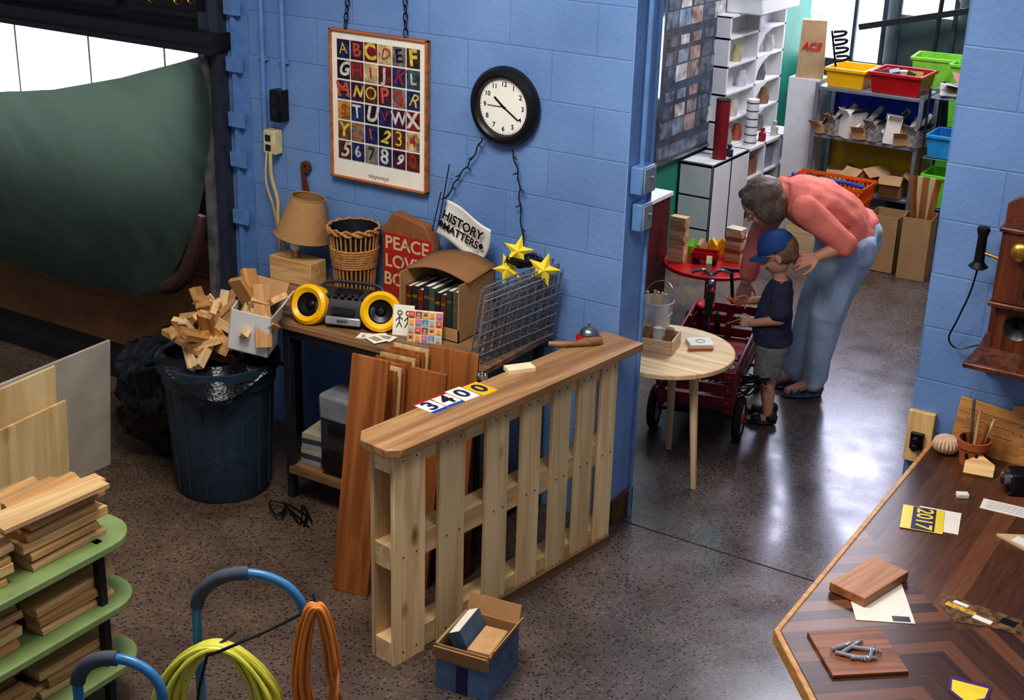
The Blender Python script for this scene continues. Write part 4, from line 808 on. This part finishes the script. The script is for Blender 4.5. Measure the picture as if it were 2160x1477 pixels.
for i,(x,y,c) in enumerate(((-.74,2.42,m_yel),(-.70,2.46,m_yel),(-.66,2.48,m_red),(-.78,2.38,m_lt),(-.82,2.34,m_green),(-.62,2.12,m_lt))):
    B().prism([(-.028,0),(.028,0),(.028,.06),(0,.095),(-.028,.06)],-.015,.015,M=TW).obj('toy_block',c,loc=(x,y,.35),rot=(0,0,.4*i),label='coloured house-shaped toy block',cat='block',grp='toy blocks on the red table')
T=thing('stool','small round red stool','stool',(-.78,1.86,0)); B().cyl((0,0,.17),(0,0,.20),.075,n=32).obj('seat',m_red,T,bev=.008)
for a in (0,120,240): B().cyl((.06*math.cos(R(a)),.06*math.sin(R(a)),0),(.045*math.cos(R(a)),.045*math.sin(R(a)),.17),.008).obj('leg',m_red,T)
B().tube(catm([(-.88,1.83,.0),(-.88,1.82,.2),(-.84,1.78,.3)],5),.012).obj('toy_bat',m_green,label='green plastic toy bat standing upright',cat='toy')
# white cubby + upper shelf
T=thing('cubby_unit','low white cubby bookcase','bookcase',(-1.24,3.85,0))
b=B().bx(-.11,.11,-.62,.70,.60,.62).bx(-.11,.11,-.62,.70,0,.03).bx(-.11,-.10,-.62,.70,0,.62).bx(.10,.11,-.62,-.1,.0,.62)
for i in range(6): y=-.62+1.30*i/5; b.bx(-.11,.11,y,y+.02,0,.62)
for z in (.21,.41): b.bx(-.11,.105,-.62,.70,z,z+.014)
b.obj('bookcase_body',m_white,T,bev=.002)
for i in range(6): B().bx(-.07,.07,-.09,.09,0,.10+.04*(i%2)).obj('storage_bin',[mat('bin_c%d'%k,c,.6) for k,c in enumerate(((190,184,170),(150,100,80),(140,150,160)))][i%3],loc=(-1.23,3.89+.26*(i%2),.032+.195*(i//2)),label='small storage bin inside white cubby',cat='bin',grp='bins in the cubby unit')
T=thing('tall_shelf','tall white narrow bookshelf on low cubby unit','bookcase',(-1.295,4.02,.62))
b=B().bx(-.05,-.04,-.44,.44,0,.82)
for y in (-.44,0.0,.42): b.bx(-.05,.05,y,y+.02,0,.82)
for z in (0,.17,.34,.51,.68,.81): b.bx(-.05,.05,-.44,.44,z,z+.014)
for z in (.014,.184,.354,.524): b.prism([(0,.156),(.2,.156),(.10,.13),(.03,.08),(0,.02)],.044,.05,M=Matrix.Translation((0,.02,z))@PM)
b.obj('bookcase_body',m_white,T,bev=.001)
for i,(y,z,c) in enumerate(((3.75,0,(150,146,136)),(3.9,0,(180,90,70)),(4.25,0,(120,110,100)),(3.8,1,(200,190,170)),(4.3,1,(150,110,80)),(3.9,2,(200,200,200)),(4.2,2,(110,110,116)),(3.8,3,(180,170,130)),(4.3,3,(200,196,190)))):
    B().lathe([(0,0),(.03,0),(.036,.045),(.026,.085),(.026,.1),(0,.1)],n=16).obj('vase',mat('vase_%d'%i,c,.5),loc=(-1.285,y,.634+.17*z),label='small pot standing on white shelf',cat='pot',grp='pots on the white shelf')
T=thing('white_carton','white appliance carton on top of tall shelf','box',(-1.22,4.0,1.445))
B().bx(-.12,.12,-.3,.3,0,.12).obj('box_body',m_white,T,bev=.01); B().bx(-.14,.14,-.32,.32,.12,.15).obj('lid',m_white,T,bev=.01); B().lathe([(0,0),(.09,0),(.11,.05),(.07,.14),(0,.15)],c=(0,-.05,.15)).obj('hat_dome',m_white,T)
B().cyl((0,0,0),(0,0,.36),.042,n=28).torus(.042,.003,Matrix.Translation((0,0,.36)),mi=1).cyl((0,0,.358),(0,0,.361),.038,mi=1).obj('red_cylinder',[mat('deep_red_card',(130,24,34),.5),m_black],loc=(-1.18,3.42,.62),label='tall dark red cardboard cylinder on white unit',cat='cylinder')
b=B().cyl((0,0,0),(0,0,.29),.038,n=28)
for k in range(6): b.torus(.039,.003,Matrix.Translation((0,0,.02+.05*k)),n=24,k=5,mi=1)
b.obj('striped_canister',[m_white,m_dark],loc=(-1.18,3.88,.62),label='white canister with thin dark bands',cat='canister')
for x,y,h,c in ((-1.17,4.05,.08,(150,40,36)),(-1.16,3.52,.07,(50,60,70)),(-1.17,4.25,.09,(190,180,160))): B().lathe([(0,0),(.024,0),(.024,h*.6),(.012,h*.7),(.016,h),(0,h*1.05)],n=16).obj('small_bottle',mat('btl%s'%str(c),c,.4),loc=(x,y,.62),label='little bottle standing on white cubby unit',cat='bottle')
# framed print on green wall
T=thing('framed_print','large framed collage print on green wall','picture',(-1.345,3.3,.65))
b=B()
for y0,y1,z0,z1 in ((-.45,.42,0,.015),(-.45,.42,1.0,1.015),(-.45,-.435,0,1.0),(.405,.42,0,1.0)): b.bx(0,.02,y0,y1,z0,z1)
b.obj('frame',m_steel,T)
ck=[(104,112,124),(140,128,122),(184,180,174),(90,96,108),(164,140,132),(124,138,150)]; b=B().bx(0,.008,-.44,.41,.01,1.005)  # print tones lightened to put glare into the colour
for i in range(5):
    for j in range(8):
        o1=.02*((i*3+j)%3); b.bx(.008,.010,-.40+.16*i+o1,-.40+.16*i+.15,.15+.105*j,.15+.105*j+.095-o1,mi=1+(i*5+j*3)%6)
b.bx(.008,.0095,-.40,.38,.03,.10,mi=1)
b.obj('print',[mat('print_ground',(70,78,92),.25,var=.4,scale=8)]+[mat('col_%d'%i,c,.25,var=.6,scale=16) for i,c in enumerate(ck)],T)
st('glare_patch',B().bx(-1.362,-1.352,2.60,2.83,1.05,1.50),emi('side_pane',(235,245,255),5)); st('trim_8',B().bx(-1.362,-1.354,1.0,2.84,.93,.99),mat('orange_stripe',(206,120,60),.5))  # glowing patch stands for window glare on the green wall; stripe is paint
st('window_2',B().bx(-1.35,-.82,5.17,5.2,1.0,2.9),emi('far_pane',(235,238,255),4)); st('window_3',B().bx(-.72,-.35,5.17,5.2,1.34,2.9),emi('far_pane2',(235,238,255),3.6))
b=B()
for x in (-.82,-.72,-.35,-1.02): b.bx(x-.012,x+.012,5.14,5.17,.9,2.9)
b.bx(-1.35,-.35,5.14,5.17,.95,1.0).bx(-1.35,-.35,5.13,5.16,1.56,1.58); st('trim_7',b,mat('window_trim_dark',(60,70,76),.5))
B().box((-.5,5.0,1.36),(.9,.03,.04),(0,R(-14),0)).cyl((-.42,5.0,1.1),(-.40,5.0,1.8),.015).obj('roof_beam',m_dark,label='dark steel braces crossing the far window',cat='beam')
# metal shelving
T=thing('metal_shelving','grey steel shelving rack with blue back panel','shelving',(-.53,4.28,0))
for x in (-.33,.33):
    for y in (-.16,.16): B().bx(x-.012,x+.012,y-.012,y+.012,0,1.02).obj('upright',m_wire,T)
for z in (.12,.37,.70,1.0): B().bx(-.33,.33,-.17,.17,z-.02,z).obj('shelf',m_wire,T,bev=.002)
B().bx(-.33,.33,.172,.18,.70,.98).bx(-.33,.33,.172,.18,.38,.68,mi=1).obj('back_panel',[mat('cobalt_panel',(24,60,190),.5),mat('mustard_panel',(214,172,30),.5)],T)
def tub(x,y,z,w,d,h,m,lab,rot=0):
    T=thing('storage_bin',lab,'bin',(x,y,z),(0,0,rot))
    b=B(); r0=[(-w*.44,-d*.44),(w*.44,-d*.44),(w*.44,d*.44),(-w*.44,d*.44)]; r1=[(p*1.136,q*1.136) for p,q in r0]
    a=[b.bm.verts.new((p,q,0)) for p,q in r0]; c=[b.bm.verts.new((p,q,h)) for p,q in r1]; e=[b.bm.verts.new((p*.95,q*.95,h)) for p,q in r1]; g=[b.bm.verts.new((p*.95,q*.95,.006)) for p,q in r0]
    b.bm.faces.new(a[::-1]); b.bm.faces.new(g)
    for i in range(4):
        j=(i+1)%4; b.bm.faces.new((a[i],a[j],c[j],c[i])); b.bm.faces.new((c[i],c[j],e[j],e[i])); b.bm.faces.new((e[i],e[j],g[j],g[i]))
    b.obj('bin_body',m,T,bev=.003)
    B().bx(-w*.53,w*.53,-d*.53,-d*.48,h-.02,h).bx(-w*.53,w*.53,d*.48,d*.53,h-.02,h).bx(-w*.53,-w*.48,-d*.5,d*.5,h-.02,h).bx(w*.48,w*.53,-d*.5,d*.5,h-.02,h).obj('rim',m,T,bev=.003); return T
tub(-.70,4.27,1.0,.25,.28,.12,m_yel,'yellow plastic storage tub on top shelf'); tub(-.38,4.27,1.0,.32,.3,.13,m_red,'red plastic storage tub on top shelf')
m_news=mat('newsprint',(150,140,130),.8,var=.6,scale=50)
for i in range(5): B().box((0,0,.05),(.06,.05,.10),(.3*(i%2),.2*(i-2),.4*i)).obj('small_toy',[mat('toy_%d'%k,c,.5) for k,c in enumerate(((120,90,70),(60,70,90),(190,180,160),(90,60,50),(170,150,60)))][i],loc=(-.48+.05*i,4.27,1.03),label='small toy piece lying in red tub',cat='toy',grp='toys in the red tub')
for i in range(16):
    x=-.84+.040*i; k=i%4; L=.12+.03*(i%3); dx=.05*(k-1.5)
    B().cyl((0,-.1,.03),(dx,-.1+L*.8,.06+.03*k),.020,n=14).cyl((0,-.101,.0299),(0,-.1,.03),.014,n=12,mi=1).obj('paper_roll',[(m_news,m_card,m_paper,m_news)[k],m_black],loc=(x,4.25,.70+.012*k),label='rolled paper tube lying on metal shelf',cat='paper roll',grp='paper rolls on the metal shelf')
for i in range(8):
    dz=.06+.05*(i%3); B().bx(-.045,.045,-.07,.07,0,dz).box((.0,-.08,dz),(.08,.003,.06),(R(40),0,0)).box((.05,.0,dz+.01),(.003,.12,.06),(0,R(40),0),mi=1).obj('small_carton',[(m_card,m_news,m_paper)[i%3],m_dark],loc=(-.81+.085*i,4.17,.705),rot=(0,R(6*(i%3-1)),random.uniform(-.5,.5)),label='small open carton on metal shelf',cat='box',grp='cartons on the metal shelf')
for i in range(8): B().box((0,0,.04),(.08,.1,.08+.02*(i%2)),(0,0,.3*i)).obj('storage_carton',(m_dark,m_card,mat('navy_box',(40,50,90)),m_news)[i%4],loc=(-.80+.075*i,4.22,.125),label='small box on bottom metal shelf',cat='box',grp='boxes on the bottom shelf')
T=thing('plastic_basket','orange slotted plastic laundry basket','basket',(-.62,3.88,.28)); m_or=mat('orange_basket',(240,104,24),.4); b=B()
for i in range(16):
    for s in (-1,1): b.box((-.21+.42*i/15,s*.13,.10),(.010,.006,.19),(s*R(-8),0,0))
for i in range(9):
    for s in (-1,1): b.box((s*.22,-.12+.24*i/8,.10),(.006,.010,.19),(0,s*R(8),0))
for z,k in ((.0,1),(.10,1.05),(.20,1.12)): b.box((0,-.125*k,z),(.44*k,.012,.018)).box((0,.125*k,z),(.44*k,.012,.018)).box((-.215*k,0,z),(.012,.26*k,.018)).box((.215*k,0,z),(.012,.26*k,.018))
b.bx(-.21,.21,-.12,.12,-.005,.002).obj('basket_body',m_or,T)
B().tube(catm([(-.84,3.78,.51),(-.7,3.75,.47),(-.55,3.77,.51),(-.40,3.84,.48)],6),.012,n=8).obj('blue_hose',mat('blue_hose',(40,80,180),.4),label='blue tube lying across the orange basket',cat='tube')
B().bx(-.22,.22,-.16,.16,0,.27).obj('low_box',m_lt,loc=(-.62,3.92,0),label='plain low wooden box under the basket',cat='box',bev=.003)
def carton(x,y,z,w,d,h,rot,lab,m=m_card,flap=True):
    T=thing('cardboard_box',lab,'box',(x,y,z),(0,0,rot)); B().bx(-w/2,w/2,-d/2,d/2,0,.004).bx(-w/2,-w/2+.004,-d/2,d/2,0,h).bx(w/2-.004,w/2,-d/2,d/2,0,h).bx(-w/2,w/2,d/2-.004,d/2,0,h).bx(-w/2,w/2,-d/2,-d/2+.004,0,h).obj('box_body',m,T)
    if flap:
        B().box((w/2+.03,0,h+.01),(.08,d,.003),(0,R(35),0)).obj('box_flap',m,T); B().box((0,-d/2-.03,h+.0),(w,.08,.003),(R(35),0,0)).obj('box_flap',m,T)
carton(-.03,3.82,0,.17,.2,.38,.1,'tall brown cardboard box holding wood strips',flap=False); carton(-.235,3.86,0,.19,.2,.35,0,'brown cardboard box beside metal shelving',flap=False)
carton(-.33,4.2,.37,.14,.2,.12,.1,'brown cardboard box on lower metal shelf'); carton(-.52,4.2,.37,.13,.2,.13,-.4,'open cardboard box on lower metal shelf',mat('tan_card2',(196,156,112),.8)); carton(-.70,4.2,.37,.13,.2,.10,.3,'tipped cardboard box on lower metal shelf')
for i in range(5): B().box((0,0,.3),(.035,.008,.6),(R(3),R(-6+3*i),0)).obj('lumber_strip',m_ltZ if i%2 else m_brnZ,loc=(-.07+.022*i,3.82+.02*(i%2),.01),label='upright wood strip in tall cardboard box',cat='wood strip',grp='wood strips in the tall box')
T=thing('wire_rack','dark wire rack holding blue and green tubs','rack',(.01,4.12,0))
for x in (-.13,.13):
    for y in (-.14,.14): B().cyl((x,y,0),(x,y,1.1),.008,n=8).obj('upright',m_dark,T)
for z in (.38,.68,1.04): gridpanel(Matrix.Translation((0,-.14,z))@Matrix.Rotation(R(-90),4,'X'),.26,.28,6,7,.003).obj('shelf',m_wire,T)
tub(.01,4.12,.685,.24,.26,.14,mat('sky_blue_plastic',(50,150,205),.4),'light blue plastic tub on wire rack'); tub(.01,4.12,.385,.24,.26,.2,m_green,'green plastic tub on wire rack')
B().box((0,0,.03),(.2,.2,.004),(.2,0,.3)).box((0,0,.05),(.16,.2,.004),(-.2,.1,0),mi=1).box((.03,0,.08),(.12,.16,.003),(.5,.3,.8),mi=2).obj('paper_pile',[m_news,m_paper,mat('pink_paper',(200,130,120),.7)],loc=(.0,4.12,1.05),label='loose pile of papers on wire rack',cat='papers')
tub(.02,4.75,.75,.42,.3,.40,m_green,'large lime green tub in the corner'); tub(-.12,4.78,.35,.42,.3,.3,m_green,'large lime green tub in a stack')
tub(-.30,4.85,.95,.36,.26,.20,mat('lime_plastic',(150,214,70),.4),'pale lime tub standing behind metal shelving',.1); tub(.12,4.45,.34,.2,.22,.5,m_green,'tall green tub behind the wire rack')
B().bx(-.12,.12,-.1,.1,0,.95).obj('narrow_stand',m_dark,loc=(-.42,4.88,0),label='narrow dark stand behind metal shelving',cat='stand',bev=.003)
B().bx(-.4,.4,-.2,.2,0,.34).obj('storage_bench',mat('blue_bench',(40,70,130),.6),loc=(.12,4.85,0),label='low blue storage bench in the corner',cat='bench',bev=.005); B().bx(-.2,.2,-.15,.15,0,.09).obj('storage_case',m_dark,loc=(.02,4.76,.655),label='dark flat case between green tubs',cat='case')
T=thing('paper_bag','kraft paper bag with red lettering','bag',(-.97,4.25,1.02),(0,0,R(18)))
b=B().bx(-.085,.085,-.04,.04,0,.36); bmesh.ops.subdivide_edges(b.bm,edges=b.bm.edges[:],cuts=5,use_grid_fill=True)
for v in b.bm.verts: v.co.y+=noise.noise(v.co*14)*.008; v.co.x*=1-.12*(v.co.z/.36)
b.obj('bag_body',mat('kraft_light',(190,160,120),.8,var=.1),T,ang=60); B().text("ACE",.062,Matrix.Translation((-.004,-.052,.2))@TW,bold=.03,ital=.2).obj('lettering',mat('bag_red',(200,40,36),.6),T,recalc=False)
B().tube(catm([(-.03,-.03,.35),(-.025,-.03,.40),(.025,-.03,.40),(.03,-.03,.35)],5),.003,n=6).obj('bag_handle',m_white,T)
B().bx(-.1,.1,-.1,.1,0,1.02).obj('wall_cabinet',m_white,loc=(-.98,4.28,0),label='narrow white cabinet carrying the paper bag',cat='cabinet',bev=.003)
T=thing('wire_sign','black rounded wire sign standing on tub','sign',(-.72,4.12,1.14),(0,R(-12),R(10))); b=B()
for k,z in enumerate((.03,.08,.13,.18)): b.tube(catm([(-.035,0,z),(.03,0,z+.005),(.04,0,z+.025),(-.03,0,z+.03)],5),.009,n=8)
b.cyl((-.04,0,0),(-.04,0,.22),.007).obj('sign_frame',m_black,T)
# ------------------------------------------------------------ right counter
T=thing('chevron_counter','dark walnut counter with chevron veneer and light edge','counter',(1.6,-.9,0))
poly=[(1.175,-.03),(1.19,-1.38),(1.385,-1.62),(1.75,-2.05),(2.6,-2.05),(2.6,-.03)]
o=B().prism(poly,.672,.70).obj('countertop',countermat(),None,loc=(0,0,0)); o.parent=T; o.matrix_parent_inverse=MW[T].inverted()
b=B()
for i in (0,1,2): p,q=V(poly[i]+(.684,)),V(poly[i+1]+(.684,)); d=q-p; b.box((p+q)/2+V((-.008,-.006 if i else 0,0)),(d.length+.012,.016,.038),(0,0,math.atan2(d.y,d.x)))
b.obj('edge_band',wood('edge_ash',(206,152,88),(176,122,64),'X'),T,w=True,bev=.003)
B().bx(1.26,2.5,-1.3,-.06,0,.672).obj('cabinet_body',mat('dark_base',(50,34,28),.6),T,w=True)
CZ=.7005
def on(b,name,m,x,y,a,lab,cat,grp=None,z=0,**k): return b.obj(name,m,loc=(x,y,CZ+z),rot=(0,0,R(a)),label=lab,cat=cat,grp=grp,**k)
on(B().bx(-.06,.06,-.07,.07,0,.0012),'paper_sheet',m_paper,1.345,-.56,12,'plain cream paper lying under yellow plate','paper')
T=thing('number_plate','yellow plate with navy band reading 2017','plate',(1.305,-.585,CZ+.0015),(0,0,R(14)))
m_py=mat('plate_yellow',(238,208,60),.4,var=.04)
B().bx(-.06,.06,-.075,.075,0,.0015).obj('plate_sheet',m_py,T,bev=.0005); B().bx(-.03,.036,-.072,.072,.0015,.002).obj('plate_band',m_navy,T); B().text("2017",.066,Matrix.Translation((.003,0,.0025))@Matrix.Rotation(R(-90),4,'Z'),bold=.02).obj('lettering',m_py,T,recalc=False)
T=thing('paper_card','white card with small black stamp','card',(1.35,-1.10,CZ),(0,0,R(28))); B().bx(-.075,.075,-.10,.10,0,.001).obj('card_sheet',m_paper,T); B().bx(.02,.065,-.095,-.07,.001,.0016).obj('stamp_print',m_black,T)
on(B().bx(-.055,.055,-.105,.105,0,.026),'wood_block',wood('blk_oak',(182,124,76),(148,96,56),'Y'),1.30,-1.04,-14,'thick brown oak block on white card','block',z=.002,bev=.002)
T=thing('collage_cutout','collage cutout of brown and black prints','paper',(1.58,-1.01,CZ),(0,0,R(-10)))
B().prism([(-.11,.03),(.10,.05),(.13,-.02),(.05,-.04),(-.02,-.08),(-.10,-.02)],0,.0012).obj('paper_sheet',mat('brown_print',(110,80,50),.5,var=.9,scale=40),T); B().bx(-.08,.0,-.02,.0,.0012,.0016).bx(.0,.05,-.03,-.01,.0012,.0016,mi=1).bx(.06,.1,.0,.03,.0012,.0016,mi=2).bx(-.07,-.03,.005,.02,.0012,.0016,mi=1).obj('print',[mat('gold_p',(206,160,60),var=.6,scale=60),m_paper,m_black],T)
on(B().bx(-.095,.095,-.095,.095,0,.008),'wood_tile',wood('tile_brown',(160,102,66),(120,74,44),'X'),1.385,-1.37,40,'square brown wood tile holding drill bits','tile',bev=.001)
for i,(x,y,a,L) in enumerate(((1.35,-1.38,60,.07),(1.37,-1.37,75,.08),(1.40,-1.36,20,.07),(1.42,-1.37,100,.06),(1.38,-1.41,10,.07),(1.41,-1.40,35,.06))):
    on(B().cyl((-L/2,0,.006),(L/6,0,.006),.005,n=10).tube([V((L/6+L*.4*t/20,.003*math.cos(t*1.2),.006+.003*math.sin(t*1.2))) for t in range(21)],.0025,n=6),'drill_bit',mat('bright_steel',(190,192,196),.25,.6),x,y,a,'steel drill bit lying on wood tile','drill bit','drill bits on the wood tile',z=.0085)
T=thing('paper_badge','yellow and purple shield-shaped badge','badge',(1.66,-1.37,CZ),(0,0,R(8)))
B().prism([(-.05,.04),(-.03,.05),(0,.04),(.03,.05),(.05,.04),(.045,-.02),(0,-.06),(-.045,-.02)],0,.0015).obj('badge_sheet',mat('purple_ink',(80,40,110),.5),T); B().prism([(-.042,.03),(.042,.03),(.038,-.015),(0,-.048),(-.038,-.015)],.0015,.002).obj('badge_field',m_st,T)
on(B().bx(-.018,.018,-.012,.012,0,.014),'eraser',m_paper,1.36,-.37,30,'small pale eraser block on counter','eraser',bev=.002)
T=thing('paper_card','white card with faint purple handwriting','card',(1.49,-.37,CZ),(0,0,R(5))); B().bx(-.07,.07,-.035,.035,0,.001).obj('card_sheet',m_paper,T)
b=B()
for k in range(4): b.tube([V((-.055+.11*t/20,.02-.013*k+.003*math.sin(t*2.1+k),.0013)) for t in range(21)],.0006,n=4)
b.obj('handwriting',mat('purple_pen',(120,90,150)),T)
on(B().prism([(-.05,-.02),(.05,-.03),(.055,.03),(0,.04)],0,.008),'wood_cutout',m_lt,1.565,-.555,-20,'pale wood cutout piece on counter','wood piece'); on(B().bx(-.04,.04,-.02,.02,0,.001),'paper_scrap',m_paper,1.60,-.57,-15,'white paper scrap on wood cutout','paper',z=.009)
B().prism([(-.045,0),(.045,0),(.045,.045),(0,.075),(-.045,.045)],-.004,.004,M=TW).obj('house_cutout',m_pine,loc=(1.36,-.20,CZ+.003),rot=(R(-55),0,R(10)),label='house-shaped pale wood tile on counter',cat='tile')
b=B()
for k in range(20):
    a=2*pi*k/20; b.sph((.012*math.cos(a),.012*math.sin(a),.030),(.035,.009,.029),Euler((0,0,a)),n=10)
on(b,'sea_urchin_shell',mat('urchin_pale',(214,186,158),.7,var=.2,scale=80),1.224,-.085,0,'round pale ribbed sea urchin shell','shell')
T=thing('clay_pot','terracotta pot with dark drawings holding tools','pot',(1.315,-.115,CZ))
B().lathe([(0,0),(.036,0),(.046,.06),(.051,.061),(.053,.085),(.047,.086),(.038,.01),(0,.008)],n=32).obj('pot_body',mat('terracotta',(176,96,56),.7),T)
b=B()
for a in (-100,-60,-20): ca,sa=math.cos(R(a)),math.sin(R(a)); b.sph((.044*ca,.044*sa,.040),(.006,.006,.01),n=8); b.cyl((.043*ca,.043*sa,.033),(.041*ca,.041*sa,.017),.003,n=6)
b.obj('drawing',m_black,T)
for i,(dx,dy,L,m_) in enumerate(((.0,.01,.17,m_ltZ),(.015,0,.13,m_brnZ),(-.01,.005,.2,m_steel),(.02,.02,.14,m_ltZ),(-.015,-.01,.09,m_black))):
    B().cyl((0,0,0),(dx*1.6,dy,L),.005 if i!=1 else .008,n=8).obj('pencil' if i<4 else 'marker',m_,loc=(1.315+dx*.6,-.115+dy*.6,CZ+.012),label='slim tool standing in clay pot',cat='pencil',grp='tools in the clay pot')
for x,w,h,a,g in ((1.33,.22,.17,4,'wooden sign with faint writing leaning on wall'),(1.50,.16,.2,-8,'second wooden sign leaning on wall')):
    T=thing('wooden_sign',g,'sign',(x,-.035,CZ),(R(-8),R(a),0)); B().bx(-w/2,w/2,-.005,.005,0,h).obj('sign_board',wood('sign_w',(200,146,84),(164,112,60),'X'),T,bev=.002)
    b=B()
    for k in range(3): b.tube([V((-w*.35+w*.7*t/24,-.0055,h*.8-.03*k+.003*math.sin(t*2.3+k*2))) for t in range(25)],.0008,n=4)
    b.obj('handwriting',m_dark,T)
T=thing('desk_camera','small black desktop device with lens','device',(1.49,-.24,CZ),(0,0,R(-60))); B().bx(-.035,.035,-.03,.03,.01,.075).bx(-.03,.03,-.035,.035,0,.012).obj('device_body',m_black,T,bev=.006); B().cyl((0,-.03,.045),(0,-.05,.045),.022,n=24).cyl((0,-.05,.045),(0,-.052,.045),.015,mi=1).obj('lens',[m_steel,m_black],T)
T=thing('outlet_board','wooden board with black outlet and plugs','outlet',(1.115,-.012,.70)); B().bx(-.04,.045,-.012,.012,-.09,.09).obj('board',m_pineZ,T,bev=.002); B().bx(-.022,.022,-.026,-.012,-.04,.02).cyl((0,-.026,.0),(0,-.05,.0),.012).cyl((0,-.026,-.025),(0,-.05,-.025),.012).obj('socket',m_black,T,bev=.003)
# ------------------------------------------------------------ wall phone
T=thing('wall_telephone','antique dark oak crank wall telephone','telephone',(1.41,0,1.0))
B().prism([(-.13,-.02),(.13,-.02),(.13,.53),(.09,.56),(.0,.59),(-.09,.56),(-.13,.53)],0,.022,M=TW).obj('backboard',m_dkw,T,bev=.004)
B().bx(-.11,.11,-.13,-.022,.25,.47).bx(-.118,.118,-.138,-.022,.235,.25).bx(-.118,.118,-.138,-.022,.47,.485).obj('upper_box',m_dkw,T,bev=.004)
B().bx(-.10,.10,-.11,-.022,.06,.235).obj('lower_box',m_dkw,T,bev=.004)
B().prism([(-.15,-.20),(.15,-.20),(.15,-.02),(-.15,-.02)],.045,.062).box((0,-.115,.085),(.26,.17,.012),(R(20),0,0)).obj('writing_shelf',m_dkw,T,bev=.004)
for x in (-.045,.045): B().sph((x,-.145,.42),(.032,.02,.032),n=24).cyl((x,-.16,.42),(x,-.17,.42),.006).obj('bell',m_brass,T)
B().cyl((0,-.12,.20),(0,-.19,.215),.014).lathe([(.012,0),(.016,.02),(.036,.05),(.040,.055),(.034,.052),(.012,.025)],M=Matrix.Translation((0,-.185,.215))@Matrix.Rotation(R(85),4,'X'),n=28).obj('mouthpiece',m_black,T)
B().bx(-.02,.02,-.145,-.13,.28,.37).obj('hook_plate',m_dark,T); B().cyl((-.11,-.08,.37),(-.17,-.08,.38),.005).obj('hook',m_brass,T)
B().lathe([(0,-.075),(.022,-.072),(.03,-.065),(.016,-.05),(.014,.03),(.02,.05),(.018,.06),(0,.065)],c=(-.175,-.08,.40),n=24).obj('receiver',m_black,T)
B().tube(catm([(-.175,-.08,.33),(-.19,-.07,.24),(-.22,-.05,.14),(-.24,-.04,.07),(-.21,-.03,.04),(-.14,-.03,.07)],8),.003,n=6).obj('cord',m_black,T)
B().cyl((.11,-.08,.34),(.15,-.08,.34),.006).cyl((.15,-.08,.34),(.15,-.08,.30),.006).cyl((.15,-.08,.30),(.18,-.08,.30),.009).obj('crank',m_dark,T)
# ------------------------------------------------------------ lights
def area(n,loc,rot,size,p,c,sy=None):
    l=bpy.data.lights.new(n,'AREA'); l.energy=p; l.color=c; l.size=size
    if sy: l.shape='RECTANGLE'; l.size_y=sy
    o=bpy.data.objects.new(n,l); COL.objects.link(o); o.location=loc; o.rotation_euler=rot
area('shop_fill',(-.1,-1.8,3.2),(R(10),0,0),.9,62,(1,.94,.86)); area('counter_fill',(1.3,-1.5,3.2),(R(5),0,0),.8,20,(1,.93,.86))  # unseen overhead lamps, added as general fill for room and counter
area('back_room_fill',(.1,2.8,3.0),(0,0,0),1.2,66,(.88,.89,1)); area('garage_daylight',(-3.0,.1,1.35),(R(-90),0,0),2.0,3,(.93,.97,1),.4)  # back room lamp is unseen added fill; the other is window daylight
area('far_window_daylight',(-.95,5.05,2.1),(R(-70),0,R(-8)),1.2,60,(.70,.72,1),1.5)
w=bpy.data.worlds.new('w'); SC.world=w; w.use_nodes=True; bg=w.node_tree.nodes['Background']; bg.inputs[0].default_value=(.80,.84,1,1); bg.inputs[1].default_value=.27
# ------------------------------------------------------------ camera
C=V((2.2104,-4.3481,2.65)); fw=V((-0.49074,0.78993,-0.36767)); r_=V((0.84336,0.53665,0.02731)); u_=r_.cross(fw)
M=Matrix((r_,u_,-fw)).transposed().to_4x4(); M.translation=C
ca=bpy.data.cameras.new('camera'); ca.lens=36*2976/2160; ca.sensor_width=36; ca.clip_start=.05
co=bpy.data.objects.new('camera',ca); COL.objects.link(co); co.matrix_world=M; SC.camera=co
SC.view_settings.view_transform='Standard'
try: SC.view_settings.look='Medium High Contrast'
except Exception: pass
